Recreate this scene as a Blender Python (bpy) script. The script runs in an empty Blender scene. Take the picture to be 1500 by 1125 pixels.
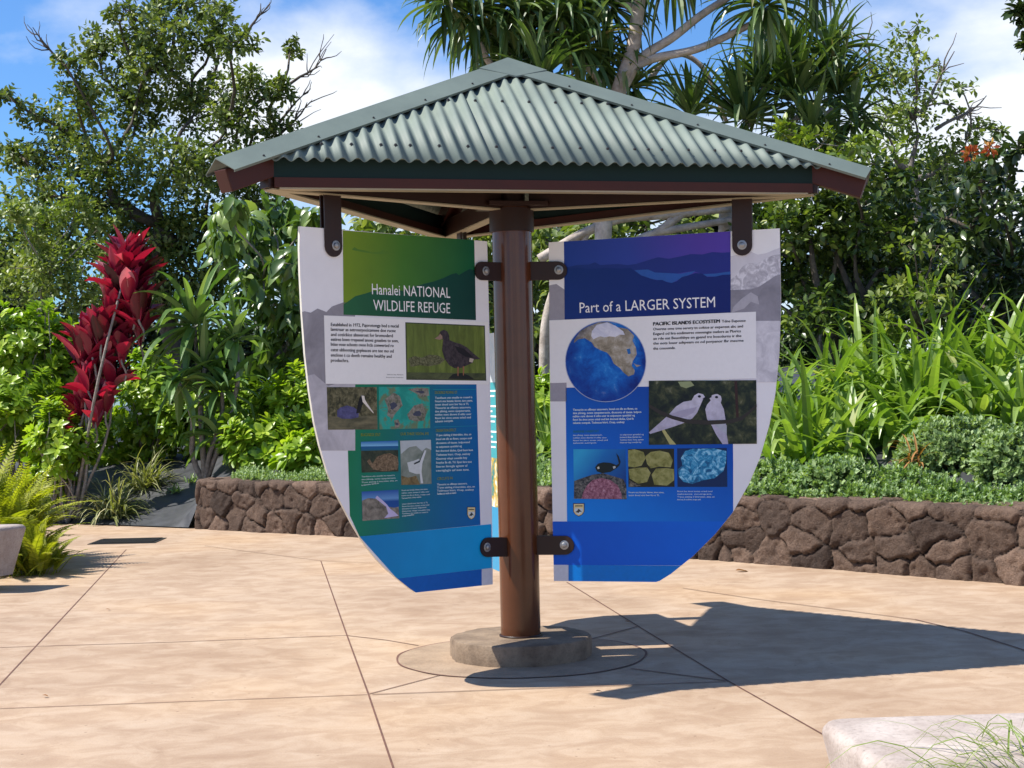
import bpy, bmesh, math, random
import numpy as np
from mathutils import Vector, Matrix

# ------------------------------------------------------------------ camera, sky, sun, exposure
F_PX, PITCH, ROLL, CAM_H = 2351.07, 0.0022, -0.0225, 1.35
KD, KX, PHI = 8.0697, 0.0159, 0.2603            # kiosk distance, offset, turn
SUN_EL, SUN_AZ = math.radians(55), math.radians(184.5)   # azimuth of the sun, counter-clockwise from +X

scn = bpy.context.scene
COL = scn.collection
cam_d = bpy.data.cameras.new('camera'); cam = bpy.data.objects.new('camera', cam_d); COL.objects.link(cam)
cam_d.sensor_width = 36; cam_d.lens = 36 * F_PX / 1500; cam_d.clip_end = 500; cam_d.clip_start = .05
cr, sr, cp, sp = math.cos(ROLL), math.sin(ROLL), math.cos(PITCH), math.sin(PITCH)
right0, up0, fwd = Vector((1, 0, 0)), Vector((0, -sp, cp)), Vector((0, cp, sp))
Rv = cr * right0 + sr * up0; Uv = -sr * right0 + cr * up0
cam.matrix_world = Matrix(((Rv.x, Uv.x, -fwd.x, 0), (Rv.y, Uv.y, -fwd.y, 0), (Rv.z, Uv.z, -fwd.z, CAM_H), (0, 0, 0, 1)))
scn.camera = cam
scn.view_settings.view_transform = 'Standard'; scn.view_settings.look = 'None'
scn.view_settings.exposure = 0.70; scn.view_settings.gamma = 1
scn.cycles.max_bounces = 6; scn.cycles.transparent_max_bounces = 4

sun_d = bpy.data.lights.new('sun', 'SUN'); sun = bpy.data.objects.new('sun', sun_d); COL.objects.link(sun)
sun_d.energy = 4.8; sun_d.angle = math.radians(.53); sun_d.color = (1, .95, .87)
sdir = Vector((math.cos(SUN_AZ) * math.cos(SUN_EL), math.sin(SUN_AZ) * math.cos(SUN_EL), math.sin(SUN_EL)))
sun.rotation_euler = sdir.to_track_quat('Z', 'Y').to_euler(); sun.location = sdir * 40

world = bpy.data.worlds.new('World'); scn.world = world; world.use_nodes = True
wt = world.node_tree; wt.nodes.clear()
def WN(t, **k):
    n = wt.nodes.new(t)
    for a, b in k.items(): setattr(n, a, b)
    return n
sky = WN('ShaderNodeTexSky', sky_type='NISHITA', sun_disc=False)
sky.sun_elevation = SUN_EL; sky.sun_rotation = math.pi / 2 - SUN_AZ; sky.air_density = 1.0; sky.dust_density = .4; sky.ozone_density = 2.5
tc = WN('ShaderNodeTexCoord')
mp = WN('ShaderNodeMapping'); mp.inputs['Scale'].default_value = (1, 1, 1.7); mp.inputs['Location'].default_value = (.714, -.711, .781)
nz = WN('ShaderNodeTexNoise'); nz.inputs['Scale'].default_value = 3.4; nz.inputs['Detail'].default_value = 9; nz.inputs['Roughness'].default_value = .52; nz.inputs['Distortion'].default_value = .1
rp = WN('ShaderNodeValToRGB'); rp.color_ramp.elements[0].position = .46; rp.color_ramp.elements[1].position = .60
hs = WN('ShaderNodeMixRGB', blend_type='MULTIPLY'); hs.inputs['Fac'].default_value = 1; hs.inputs['Color2'].default_value = (.72, 1.12, 1.62, 1)
mx = WN('ShaderNodeMixRGB'); mx.inputs['Color2'].default_value = (9.4, 9.9, 10.7, 1)
bg = WN('ShaderNodeBackground'); bg.inputs['Strength'].default_value = .066
out = WN('ShaderNodeOutputWorld')
L = wt.links.new
L(tc.outputs['Generated'], mp.inputs['Vector']); L(mp.outputs['Vector'], nz.inputs['Vector']); L(nz.outputs['Fac'], rp.inputs['Fac'])
L(sky.outputs['Color'], hs.inputs['Color1']); L(hs.outputs['Color'], mx.inputs['Color1']); sx = WN('ShaderNodeSeparateXYZ'); L(tc.outputs['Generated'], sx.inputs['Vector'])
ov = WN('ShaderNodeMapRange'); ov.inputs['From Min'].default_value = .28; ov.inputs['From Max'].default_value = .5; ov.inputs['To Min'].default_value = 1; ov.inputs['To Max'].default_value = .12
L(sx.outputs['Z'], ov.inputs['Value']); cm = WN('ShaderNodeMath', operation='MULTIPLY'); L(rp.outputs['Color'], cm.inputs[0]); L(ov.outputs['Result'], cm.inputs[1]); L(cm.outputs[0], mx.inputs['Fac'])
L(mx.outputs['Color'], bg.inputs['Color']); L(bg.outputs['Background'], out.inputs['Surface'])

# ------------------------------------------------------------------ pixel (1500x1125 photo) -> world helpers
def ray(px, py):
    du, dv = px - 750, py - 562.5
    u = (cr * du + sr * dv) / F_PX; v = (-sr * du + cr * dv) / F_PX
    return u * right0 - v * up0 + fwd
def at(px, py, Y):
    d = ray(px, py); t = Y / d.y
    return Vector((0, 0, CAM_H)) + d * t
def gp(px, py, z=0.0):
    d = ray(px, py); t = (z - CAM_H) / d.z
    return Vector((0, 0, CAM_H)) + d * t

# ------------------------------------------------------------------ mesh helpers
RNG0 = np.random.default_rng(3)
class MB:
    def __init__(s): s.V = []; s.F = []; s.T = []; s.M = []; s.n = 0
    def add(s, V, F, tone=.5, mat=0):
        V = np.asarray(V, float).reshape(-1, 3)
        t = np.full(len(V), tone) if np.isscalar(tone) else np.asarray(tone, float)
        s.V.append(V); s.T.append(t)
        if isinstance(F, np.ndarray): s.F.append(F + s.n); s.M.append(np.full(len(F), mat))
        else:
            for f in F: s.F.append(np.asarray([f]) + s.n); s.M.append(np.array([mat]))
        s.n += len(V)
        return s
    def box(s, c, d, mat=0, tone=.5, R=None):
        c = np.asarray(c, float); d = np.asarray(d, float) / 2
        V = np.array([[x, y, z] for x in (-1, 1) for y in (-1, 1) for z in (-1, 1)], float) * d
        if R is not None: V = V @ np.asarray(R).T
        return s.add(V + c, np.array([[0, 1, 3, 2], [4, 6, 7, 5], [0, 4, 5, 1], [2, 3, 7, 6], [0, 2, 6, 4], [1, 5, 7, 3]]), tone, mat)
    def beam(s, p0, p1, w, h, mat=0, up=(0, 0, 1), tone=.5):
        p0 = np.asarray(p0, float); p1 = np.asarray(p1, float); x = p1 - p0; Ln = np.linalg.norm(x); x /= Ln
        y = np.cross(up, x); y /= np.linalg.norm(y); z = np.cross(x, y)
        return s.box((p0 + p1) / 2, (Ln, w, h), mat, tone, np.stack([x, y, z], 1))
    def tube(s, P, r, n=8, tone=.5, mat=0, cap=True):
        P = np.asarray(P, float); m = len(P); r = np.broadcast_to(r, (m,))
        d = np.gradient(P, axis=0); d /= np.linalg.norm(d, axis=1)[:, None] + 1e-9
        ref = np.array([.31, .22, .92]) if abs(d[0][2]) < .9 else np.array([1., .1, 0])
        a = np.cross(d, ref); a /= np.linalg.norm(a, axis=1)[:, None] + 1e-9; b = np.cross(d, a)
        th = np.linspace(0, 2 * np.pi, n, endpoint=False)
        V = P[:, None] + r[:, None, None] * (a[:, None] * np.cos(th)[None, :, None] + b[:, None] * np.sin(th)[None, :, None])
        i = np.arange(m - 1)[:, None] * n; j = np.arange(n)[None]; k = (j + 1) % n
        s.add(V.reshape(-1, 3), np.stack([i + j, i + k, i + n + k, i + n + j], -1).reshape(-1, 4), tone, mat)
        if cap:
            s.F.append(np.array([list(range(s.n - n, s.n))])); s.M.append(np.array([mat]))
            s.F.append(np.array([list(range(s.n - m * n + n - 1, s.n - m * n - 1, -1))])); s.M.append(np.array([mat]))
        return s
    def prism(s, pts, y0, y1, mat=0, tone=.5):            # outline in (x,z), thickness along y
        n = len(pts)
        V = [(x, y0, z) for x, z in pts] + [(x, y1, z) for x, z in pts]
        F = [list(range(n)), list(range(2 * n - 1, n - 1, -1))] + [[i + n, (i + 1) % n + n, (i + 1) % n, i] for i in range(n)]
        return s.add(V, F, tone, mat)
    def lathe(s, prof, n=48, c=(0, 0, 0), tone=.5, mat=0):
        th = np.linspace(0, 2 * np.pi, n, endpoint=False); prof = np.asarray(prof, float); m = len(prof)
        V = np.stack([prof[:, 0, None] * np.cos(th) + c[0], prof[:, 0, None] * np.sin(th) + c[1], np.repeat(prof[:, 1, None], n, 1) + c[2]], -1)
        i = np.arange(m - 1)[:, None] * n; j = np.arange(n)[None]; k = (j + 1) % n
        s.add(V.reshape(-1, 3), np.stack([i + j, i + k, i + n + k, i + n + j], -1).reshape(-1, 4), tone, mat)
        return s
    def build(s, name, mats, parent=None, smooth=False):
        me = bpy.data.meshes.new(name)
        V = np.concatenate(s.V); me.vertices.add(len(V)); me.vertices.foreach_set('co', V.astype(np.float32).ravel())
        li = np.concatenate([f.ravel() for f in s.F]).astype(np.int32)
        ln = np.concatenate([np.full(len(f), f.shape[1]) for f in s.F]).astype(np.int32)
        me.loops.add(len(li)); me.loops.foreach_set('vertex_index', li)
        me.polygons.add(len(ln)); st = np.concatenate([[0], np.cumsum(ln)[:-1]]).astype(np.int32)
        me.polygons.foreach_set('loop_start', st)
        me.polygons.foreach_set('material_index', np.concatenate(s.M).astype(np.int32))
        at_ = me.attributes.new('tone', 'FLOAT', 'POINT'); at_.data.foreach_set('value', np.concatenate(s.T).astype(np.float32))
        me.polygons.foreach_set('use_smooth', np.full(len(ln), smooth))
        me.update(calc_edges=True); me.validate()
        for m in (mats if isinstance(mats, (list, tuple)) else [mats]): me.materials.append(m)
        o = bpy.data.objects.new(name, me); COL.objects.link(o)
        if parent is not None: o.parent = parent
        return o
def empty(name, loc, label, cat, group=None):
    o = bpy.data.objects.new(name, None); COL.objects.link(o); o.location = loc; o.empty_display_size = .1
    return tag(o, label, cat, group)
def tag(o, label, cat, group=None):
    o['label'] = label; o['category'] = cat
    if group: o['group'] = group
    return o
def struct(o): o['kind'] = 'structure'; return o
def autosmooth(o, ang=35):
    me = o.data; bm = bmesh.new(); bm.from_mesh(me)
    for f in bm.faces: f.smooth = True
    for e in bm.edges: e.smooth = e.calc_face_angle(0) < math.radians(ang)
    bm.to_mesh(me); bm.free(); return o
def bevel(o, w, seg=2):
    m = o.modifiers.new('bevel', 'BEVEL'); m.width = w; m.segments = seg; m.limit_method = 'ANGLE'; m.angle_limit = math.radians(40); return o

def vnoise(P, seed=0):
    P = np.asarray(P, float); i = np.floor(P).astype(np.int64); f = P - i; f = f * f * (3 - 2 * f)
    def h(x, y, z):
        n = (x * 374761393 + y * 668265263 + z * 2147483647 + seed * 1274126177) & 0x7fffffff
        n = ((n ^ (n >> 13)) * 1274126177) & 0x7fffffff
        return ((n ^ (n >> 16)) & 0xffff) / 65535.
    r = 0
    for a in (0, 1):
        for b in (0, 1):
            for c in (0, 1):
                w = (f[:, 0] if a else 1 - f[:, 0]) * (f[:, 1] if b else 1 - f[:, 1]) * (f[:, 2] if c else 1 - f[:, 2])
                r = r + w * h(i[:, 0] + a, i[:, 1] + b, i[:, 2] + c)
    return r
def fbm(P, o=4, seed=0):
    r = 0; a = .5
    for k in range(o): r = r + a * (vnoise(np.asarray(P) * 2 ** k, seed + k) - .5); a *= .5
    return r

# ------------------------------------------------------------------ materials
def mat(name):
    m = bpy.data.materials.new(name); m.use_nodes = True; nt = m.node_tree; b = nt.nodes['Principled BSDF']
    return m, nt, b
def N(nt, t, **k):
    n = nt.nodes.new(t)
    for a, v in k.items():
        if a in n.inputs: n.inputs[a].default_value = v
        else: setattr(n, a, v)
    return n
def ramp(nt, fac, stops):
    r = nt.nodes.new('ShaderNodeValToRGB'); e = r.color_ramp.elements
    while len(e) < len(stops): e.new(.5)
    for x, (p, c) in zip(e, stops): x.position = p; x.color = (*c, 1)
    nt.links.new(fac, r.inputs['Fac']); return r.outputs['Color']
def bump(nt, b, h, strength, dist):
    n = N(nt, 'ShaderNodeBump', Strength=strength, Distance=dist); nt.links.new(h, n.inputs['Height']); nt.links.new(n.outputs['Normal'], b.inputs['Normal'])
def paint(name, c, rough=.4, var=.12, scale=14, bmp=.0, metal=0, spec=.5):
    m, nt, b = mat(name)
    t = N(nt, 'ShaderNodeTexCoord'); n = N(nt, 'ShaderNodeTexNoise', Scale=scale, Detail=6, Roughness=.6); nt.links.new(t.outputs['Object'], n.inputs['Vector'])
    c = np.array(c)
    nt.links.new(ramp(nt, n.outputs['Fac'], [(.3, tuple(c * (1 - var))), (.7, tuple(np.minimum(c * (1 + var), 1)))]), b.inputs['Base Color'])
    b.inputs['Roughness'].default_value = rough; b.inputs['Metallic'].default_value = metal; b.inputs['Specular IOR Level'].default_value = spec
    mr = N(nt, 'ShaderNodeMapRange', **{'To Min': rough * .8, 'To Max': min(1, rough * 1.25)}); nt.links.new(n.outputs['Fac'], mr.inputs['Value']); nt.links.new(mr.outputs['Result'], b.inputs['Roughness'])
    if bmp: bump(nt, b, n.outputs['Fac'], .5, bmp)
    return m
def leafmat(name, stops, rough=.42, trans=.3, tcol=None, spec=.5):
    m, nt, b = mat(name)
    a = N(nt, 'ShaderNodeAttribute', attribute_name='tone')
    col = ramp(nt, a.outputs['Fac'], stops)
    nt.links.new(col, b.inputs['Base Color']); b.inputs['Roughness'].default_value = rough; b.inputs['Specular IOR Level'].default_value = spec
    tr = N(nt, 'ShaderNodeBsdfTranslucent'); mixc = N(nt, 'ShaderNodeMixRGB', blend_type='MULTIPLY', Fac=1.0, Color2=(*(tcol or (1.5, 1.6, .5)), 1))
    nt.links.new(col, mixc.inputs['Color1']); nt.links.new(mixc.outputs['Color'], tr.inputs['Color'])
    ms = N(nt, 'ShaderNodeMixShader', Fac=trans); nt.links.new(b.outputs['BSDF'], ms.inputs[1]); nt.links.new(tr.outputs['BSDF'], ms.inputs[2])
    nt.links.new(ms.outputs['Shader'], nt.nodes['Material Output'].inputs['Surface'])
    return m
def barkmat(name, c0, c1, scale=18):
    m, nt, b = mat(name)
    t = N(nt, 'ShaderNodeTexCoord'); n = N(nt, 'ShaderNodeTexNoise', Scale=scale, Detail=8, Roughness=.7); nt.links.new(t.outputs['Object'], n.inputs['Vector'])
    nt.links.new(ramp(nt, n.outputs['Fac'], [(.35, c0), (.65, c1)]), b.inputs['Base Color']); b.inputs['Roughness'].default_value = .85
    bump(nt, b, n.outputs['Fac'], .8, .02); return m

def concrete_ground():
    m, nt, b = mat('stained_concrete')
    t = N(nt, 'ShaderNodeTexCoord'); mpn = N(nt, 'ShaderNodeMapping', Scale=(.8, 1.0, 1), Rotation=(0, 0, .2)); nt.links.new(t.outputs['Object'], mpn.inputs['Vector'])
    big = N(nt, 'ShaderNodeTexNoise', Scale=.55, Detail=3, Roughness=.5); nt.links.new(t.outputs['Object'], big.inputs['Vector'])
    mid = N(nt, 'ShaderNodeTexNoise', Scale=5.5, Detail=9, Roughness=.66, Distortion=.6); nt.links.new(mpn.outputs['Vector'], mid.inputs['Vector'])
    fin = N(nt, 'ShaderNodeTexNoise', Scale=130, Detail=3, Roughness=.6); nt.links.new(t.outputs['Object'], fin.inputs['Vector'])
    c1 = ramp(nt, mid.outputs['Fac'], [(.34, (.365, .250, .165)), (.47, (.405, .288, .194)), (.53, (.44, .320, .22)), (.66, (.475, .358, .255))])
    c2 = ramp(nt, big.outputs['Fac'], [(.32, (.84, .81, .79)), (.5, (1, 1, 1)), (.70, (1.06, 1.0, .90))])
    mu = N(nt, 'ShaderNodeMixRGB', blend_type='MULTIPLY', Fac=1); nt.links.new(c1, mu.inputs['Color1']); nt.links.new(c2, mu.inputs['Color2'])
    c3 = ramp(nt, fin.outputs['Fac'], [(.25, (.78, .77, .76)), (.5, (1, 1, 1))])
    mu2 = N(nt, 'ShaderNodeMixRGB', blend_type='MULTIPLY', Fac=.8); nt.links.new(mu.outputs['Color'], mu2.inputs['Color1']); nt.links.new(c3, mu2.inputs['Color2'])
    st = N(nt, 'ShaderNodeTexNoise', Scale=1.7, Detail=8, Roughness=.7, Distortion=.8); nt.links.new(t.outputs['Object'], st.inputs['Vector'])
    sv = N(nt, 'ShaderNodeTexVoronoi', Scale=9); nt.links.new(t.outputs['Object'], sv.inputs['Vector'])
    mu3 = N(nt, 'ShaderNodeMixRGB', blend_type='MULTIPLY', Fac=1); nt.links.new(mu2.outputs['Color'], mu3.inputs['Color1']); nt.links.new(ramp(nt, st.outputs['Fac'], [(.30, (.80, .77, .74)), (.42, (1, 1, 1))]), mu3.inputs['Color2'])
    mu2 = N(nt, 'ShaderNodeMixRGB', blend_type='MULTIPLY', Fac=.85); nt.links.new(mu3.outputs['Color'], mu2.inputs['Color1']); nt.links.new(ramp(nt, sv.outputs['Distance'], [(.03, (.45, .4, .36)), (.07, (1, 1, 1))]), mu2.inputs['Color2'])
    nt.links.new(mu2.outputs['Color'], b.inputs['Base Color']); b.inputs['Roughness'].default_value = .68; b.inputs['Specular IOR Level'].default_value = .3
    add = N(nt, 'ShaderNodeMath', operation='ADD'); mm = N(nt, 'ShaderNodeMath', operation='MULTIPLY'); mm.inputs[1].default_value = .25
    nt.links.new(fin.outputs['Fac'], mm.inputs[0]); nt.links.new(mid.outputs['Fac'], add.inputs[0]); nt.links.new(mm.outputs[0], add.inputs[1])
    bump(nt, b, add.outputs[0], .35, .012)
    return m
def rough_concrete(name, c0, c1, pits=True):
    m, nt, b = mat(name)
    t = N(nt, 'ShaderNodeTexCoord'); n = N(nt, 'ShaderNodeTexNoise', Scale=7, Detail=9, Roughness=.65); f = N(nt, 'ShaderNodeTexNoise', Scale=90, Detail=3)
    v = N(nt, 'ShaderNodeTexVoronoi', Scale=26)
    for q in (n, f, v): nt.links.new(t.outputs['Object'], q.inputs['Vector'])
    col = ramp(nt, n.outputs['Fac'], [(.33, c0), (.66, c1)])
    sp_ = ramp(nt, f.outputs['Fac'], [(.3, (.75, .74, .73)), (.5, (1, 1, 1))])
    mu = N(nt, 'ShaderNodeMixRGB', blend_type='MULTIPLY', Fac=.8); nt.links.new(col, mu.inputs['Color1']); nt.links.new(sp_, mu.inputs['Color2'])
    pit = ramp(nt, v.outputs['Distance'], [(.05, (.35, .33, .31)), (.1, (1, 1, 1))])
    mu2 = N(nt, 'ShaderNodeMixRGB', blend_type='MULTIPLY', Fac=.6 if pits else 0); nt.links.new(mu.outputs['Color'], mu2.inputs['Color1']); nt.links.new(pit, mu2.inputs['Color2'])
    nt.links.new(mu2.outputs['Color'], b.inputs['Base Color']); b.inputs['Roughness'].default_value = .8
    bump(nt, b, f.outputs['Fac'], .4, .006); return m
def lavamat():
    m, nt, b = mat('lava_rock')
    a = N(nt, 'ShaderNodeAttribute', attribute_name='tone'); t = N(nt, 'ShaderNodeTexCoord')
    n = N(nt, 'ShaderNodeTexNoise', Scale=9, Detail=10, Roughness=.7); f = N(nt, 'ShaderNodeTexNoise', Scale=60, Detail=6, Roughness=.75); v = N(nt, 'ShaderNodeTexVoronoi', Scale=38)
    for q in (n, f, v): nt.links.new(t.outputs['Object'], q.inputs['Vector'])
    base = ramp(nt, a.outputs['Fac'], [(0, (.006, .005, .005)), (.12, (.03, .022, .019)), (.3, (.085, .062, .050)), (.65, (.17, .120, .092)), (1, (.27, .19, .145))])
    mo = ramp(nt, n.outputs['Fac'], [(.3, (.6, .58, .57)), (.6, (1.1, 1.05, 1.0))]); mo2 = ramp(nt, f.outputs['Fac'], [(.35, (.62, .6, .6)), (.6, (1.1, 1.1, 1.1))])
    m1 = N(nt, 'ShaderNodeMixRGB', blend_type='MULTIPLY', Fac=1); nt.links.new(base, m1.inputs['Color1']); nt.links.new(mo, m1.inputs['Color2'])
    m2 = N(nt, 'ShaderNodeMixRGB', blend_type='MULTIPLY', Fac=1); nt.links.new(m1.outputs['Color'], m2.inputs['Color1']); nt.links.new(mo2, m2.inputs['Color2'])
    nt.links.new(m2.outputs['Color'], b.inputs['Base Color']); b.inputs['Roughness'].default_value = .92; b.inputs['Specular IOR Level'].default_value = .2
    ad = N(nt, 'ShaderNodeMath', operation='ADD'); nt.links.new(f.outputs['Fac'], ad.inputs[0])
    pr = N(nt, 'ShaderNodeMapRange', **{'From Max': .25, 'To Max': .5}); nt.links.new(v.outputs['Distance'], pr.inputs['Value']); nt.links.new(pr.outputs['Result'], ad.inputs[1])
    bump(nt, b, ad.outputs[0], .9, .02); return m

M = dict(
    plaza=concrete_ground(),
    ring=rough_concrete('ring_concrete', (.26, .18, .115), (.37, .265, .175), False),
    footing=rough_concrete('footing_concrete', (.12, .08, .05), (.27, .195, .128)),
    bench=rough_concrete('bench_concrete', (.31, .25, .215), (.47, .405, .36)),
    joint=paint('joint_dark', (.13, .06, .04), .9, .3),
    lava=lavamat(),
    fabric=paint('black_fabric', (.038, .040, .045), .55, .35, 5, .02),
    brown=paint('brown_paint', (.085, .025, .008), .16, .12, 9),
    brown_flat=paint('dark_brown_paint', (.026, .011, .008), .42, .12, 9, 0, 0, .3),
    purple_brown=paint('maroon_trim', (.055, .015, .011), .45, .12, 9, 0, 0, .25),
    cream=paint('bounce_lit_cream', (.32, .28, .19), .55, .1),  # light bounced up from the paving, put into the colour of beam undersides
    roof=paint('green_roof_metal', (.158, .195, .166), .6, .13, 3.2, 0, 0, .35),
    flash=paint('green_flashing', (.128, .160, .138), .5, .12, 3.5, 0, 0, .4),
    fascia=paint('dark_green_fascia', (.0055, .021, .021), .6, .12, 6, 0, 0, .2),
    black=paint('black_metal', (.02, .02, .02), .5),
    steel=paint('steel_bolt', (.32, .32, .32), .45, .2, 40, 0, .9),
    edge=paint('panel_edge', (.62, .60, .52), .5),
)

# ------------------------------------------------------------------ ground
WALL = [gp(x, y) for x, y in ((280, 775), (400, 781), (520, 787), (640, 795), (800, 803), (920, 812), (1030, 820), (1160, 830), (1295, 841), (1500, 858))]
WALL.append(WALL[-1] + (WALL[-1] - WALL[-2]) * 2.2)
wx = np.array([p.x for p in WALL]); wy_ = np.array([p.y for p in WALL])
def wall_y(x):
    x = np.asarray(x, float)
    lf = 16.15 + (wx[0] - x) * .62
    return np.where(x < wx[0], np.minimum(lf, 22), np.interp(x, wx, wy_))
def sstep(a, b, x): t = np.clip((x - a) / (b - a), 0, 1); return t * t * (3 - 2 * t)
def bed_z(x, y):
    d = np.asarray(y, float) - wall_y(x)
    zr = .40 + .19 * np.clip(d - .2, 0, 4) + .03 * np.clip(d - 4.2, 0, 30)
    zl = -.02 + .27 * np.clip(d, 0, 2.2) + .1 * np.clip(d - 2.2, 0, 5)
    w = sstep(wx[0] - .25, wx[0] + .25, np.asarray(x, float))
    return np.where(d < .02, -.25, zl * (1 - w) + zr * w)
def bz(x, y): return float(bed_z(np.array([x]), np.array([y]))[0])

g = MB(); g.add([(-60, -10, 0), (60, -10, 0), (60, 120, 0), (-60, 120, 0)], np.array([[0, 1, 2, 3]])); struct(g.build('plaza_paving', M['plaza']))
# planting bed: black weed cloth over sloping soil
xs = np.linspace(-13, 13, 210); ds = np.concatenate([np.linspace(.03, 3, 60), np.linspace(3.2, 24, 40)])
X, Dd = np.meshgrid(xs, ds); Y = wall_y(X) + np.where(X > wx[0], .12, 0) + Dd; Z = bed_z(X, Y)
Z = Z + .07 * fbm(np.stack([X.ravel() * 1.7, Y.ravel() * 1.7, 0 * X.ravel()], 1), 4, 5).reshape(X.shape) * np.clip(Dd * 3, 0, 1)
Z[0] = np.where(X[0] < wx[0], .012, Z[0])
n0, n1 = X.shape; i = np.arange(n0 - 1)[:, None] * n1; j = np.arange(n1 - 1)[None]
g = MB(); g.add(np.stack([X, Y, Z], -1).reshape(-1, 3), np.stack([i + j, i + j + 1, i + j + n1 + 1, i + j + n1], -1).reshape(-1, 4)); struct(g.build('planting_bed', M['fabric'], smooth=True))
# saw-cut joints of the paving
def strip(mb, pts, w, z):
    for a, b in zip(pts[:-1], pts[1:]):
        a = Vector(a); b = Vector(b); d = (b - a); d.z = 0; n = Vector((-d.y, d.x, 0)).normalized() * w / 2
        mb.add([(a.x + n.x, a.y + n.y, z), (a.x - n.x, a.y - n.y, z), (b.x - n.x, b.y - n.y, z), (b.x + n.x, b.y + n.y, z)], np.array([[0, 1, 2, 3]]))
g = MB()
zj = .0015
for w, l in ((.008, [(185, 805), (0, 1003), (-70, 1080)]), (.008, [(470, 822), (505, 922), (540, 1018), (577, 1128)]), (.009, [(-40, 950), (250, 941), (506, 931), (566, 938), (613, 946)]),
          (.007, [(-40, 1040), (538, 1018)]), (.008, [(541, 1017), (655, 987)]), (.008, [(830, 853), (940, 921), (1070, 1000), (1215, 1082), (1300, 1130)]),
          (.009, [(545, 1018), (870, 1006), (1064, 999)]), (.011, [(924, 980), (1064, 998)]), (.009, [(1000, 862), (1100, 877), (1340, 908)]), (.011, [(1340, 908), (1415, 926), (1560, 972)]),
          (.011, [(866, 937), (936, 918)]), (.007, [(300, 800), (470, 822), (560, 826)])):
    strip(g, [gp(x, y, 0) for x, y in l], w, zj); zj += .0003
struct(g.build('paving_joints', M['joint']))
# ring of concrete round the footing, dark gap at its rim
g = MB()
th = np.linspace(0, 2 * np.pi, 97)[:-1]
wob = .002 * np.sin(th * 5) + .002 * np.sin(th * 11 + 1)
def annulus(r0, r1, z): 
    k = len(th); V = np.concatenate([np.stack([KX + r * np.cos(th), KD + r * np.sin(th), np.full(k, z)], 1) for r in (r0, r1)]); jj = np.arange(k)
    return V, np.stack([jj, (jj + 1) % k, (jj + 1) % k + k, jj + k], 1)
V, Fq = annulus(.2, .62 + wob, .0030); g.add(V, Fq, .5, 0); V, Fq = annulus(.62 + wob, .631 + wob * 1.8, .0036); g.add(V, Fq, .5, 1)
struct(g.build('paving_ring', [M['ring'], M['joint']]))

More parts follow.
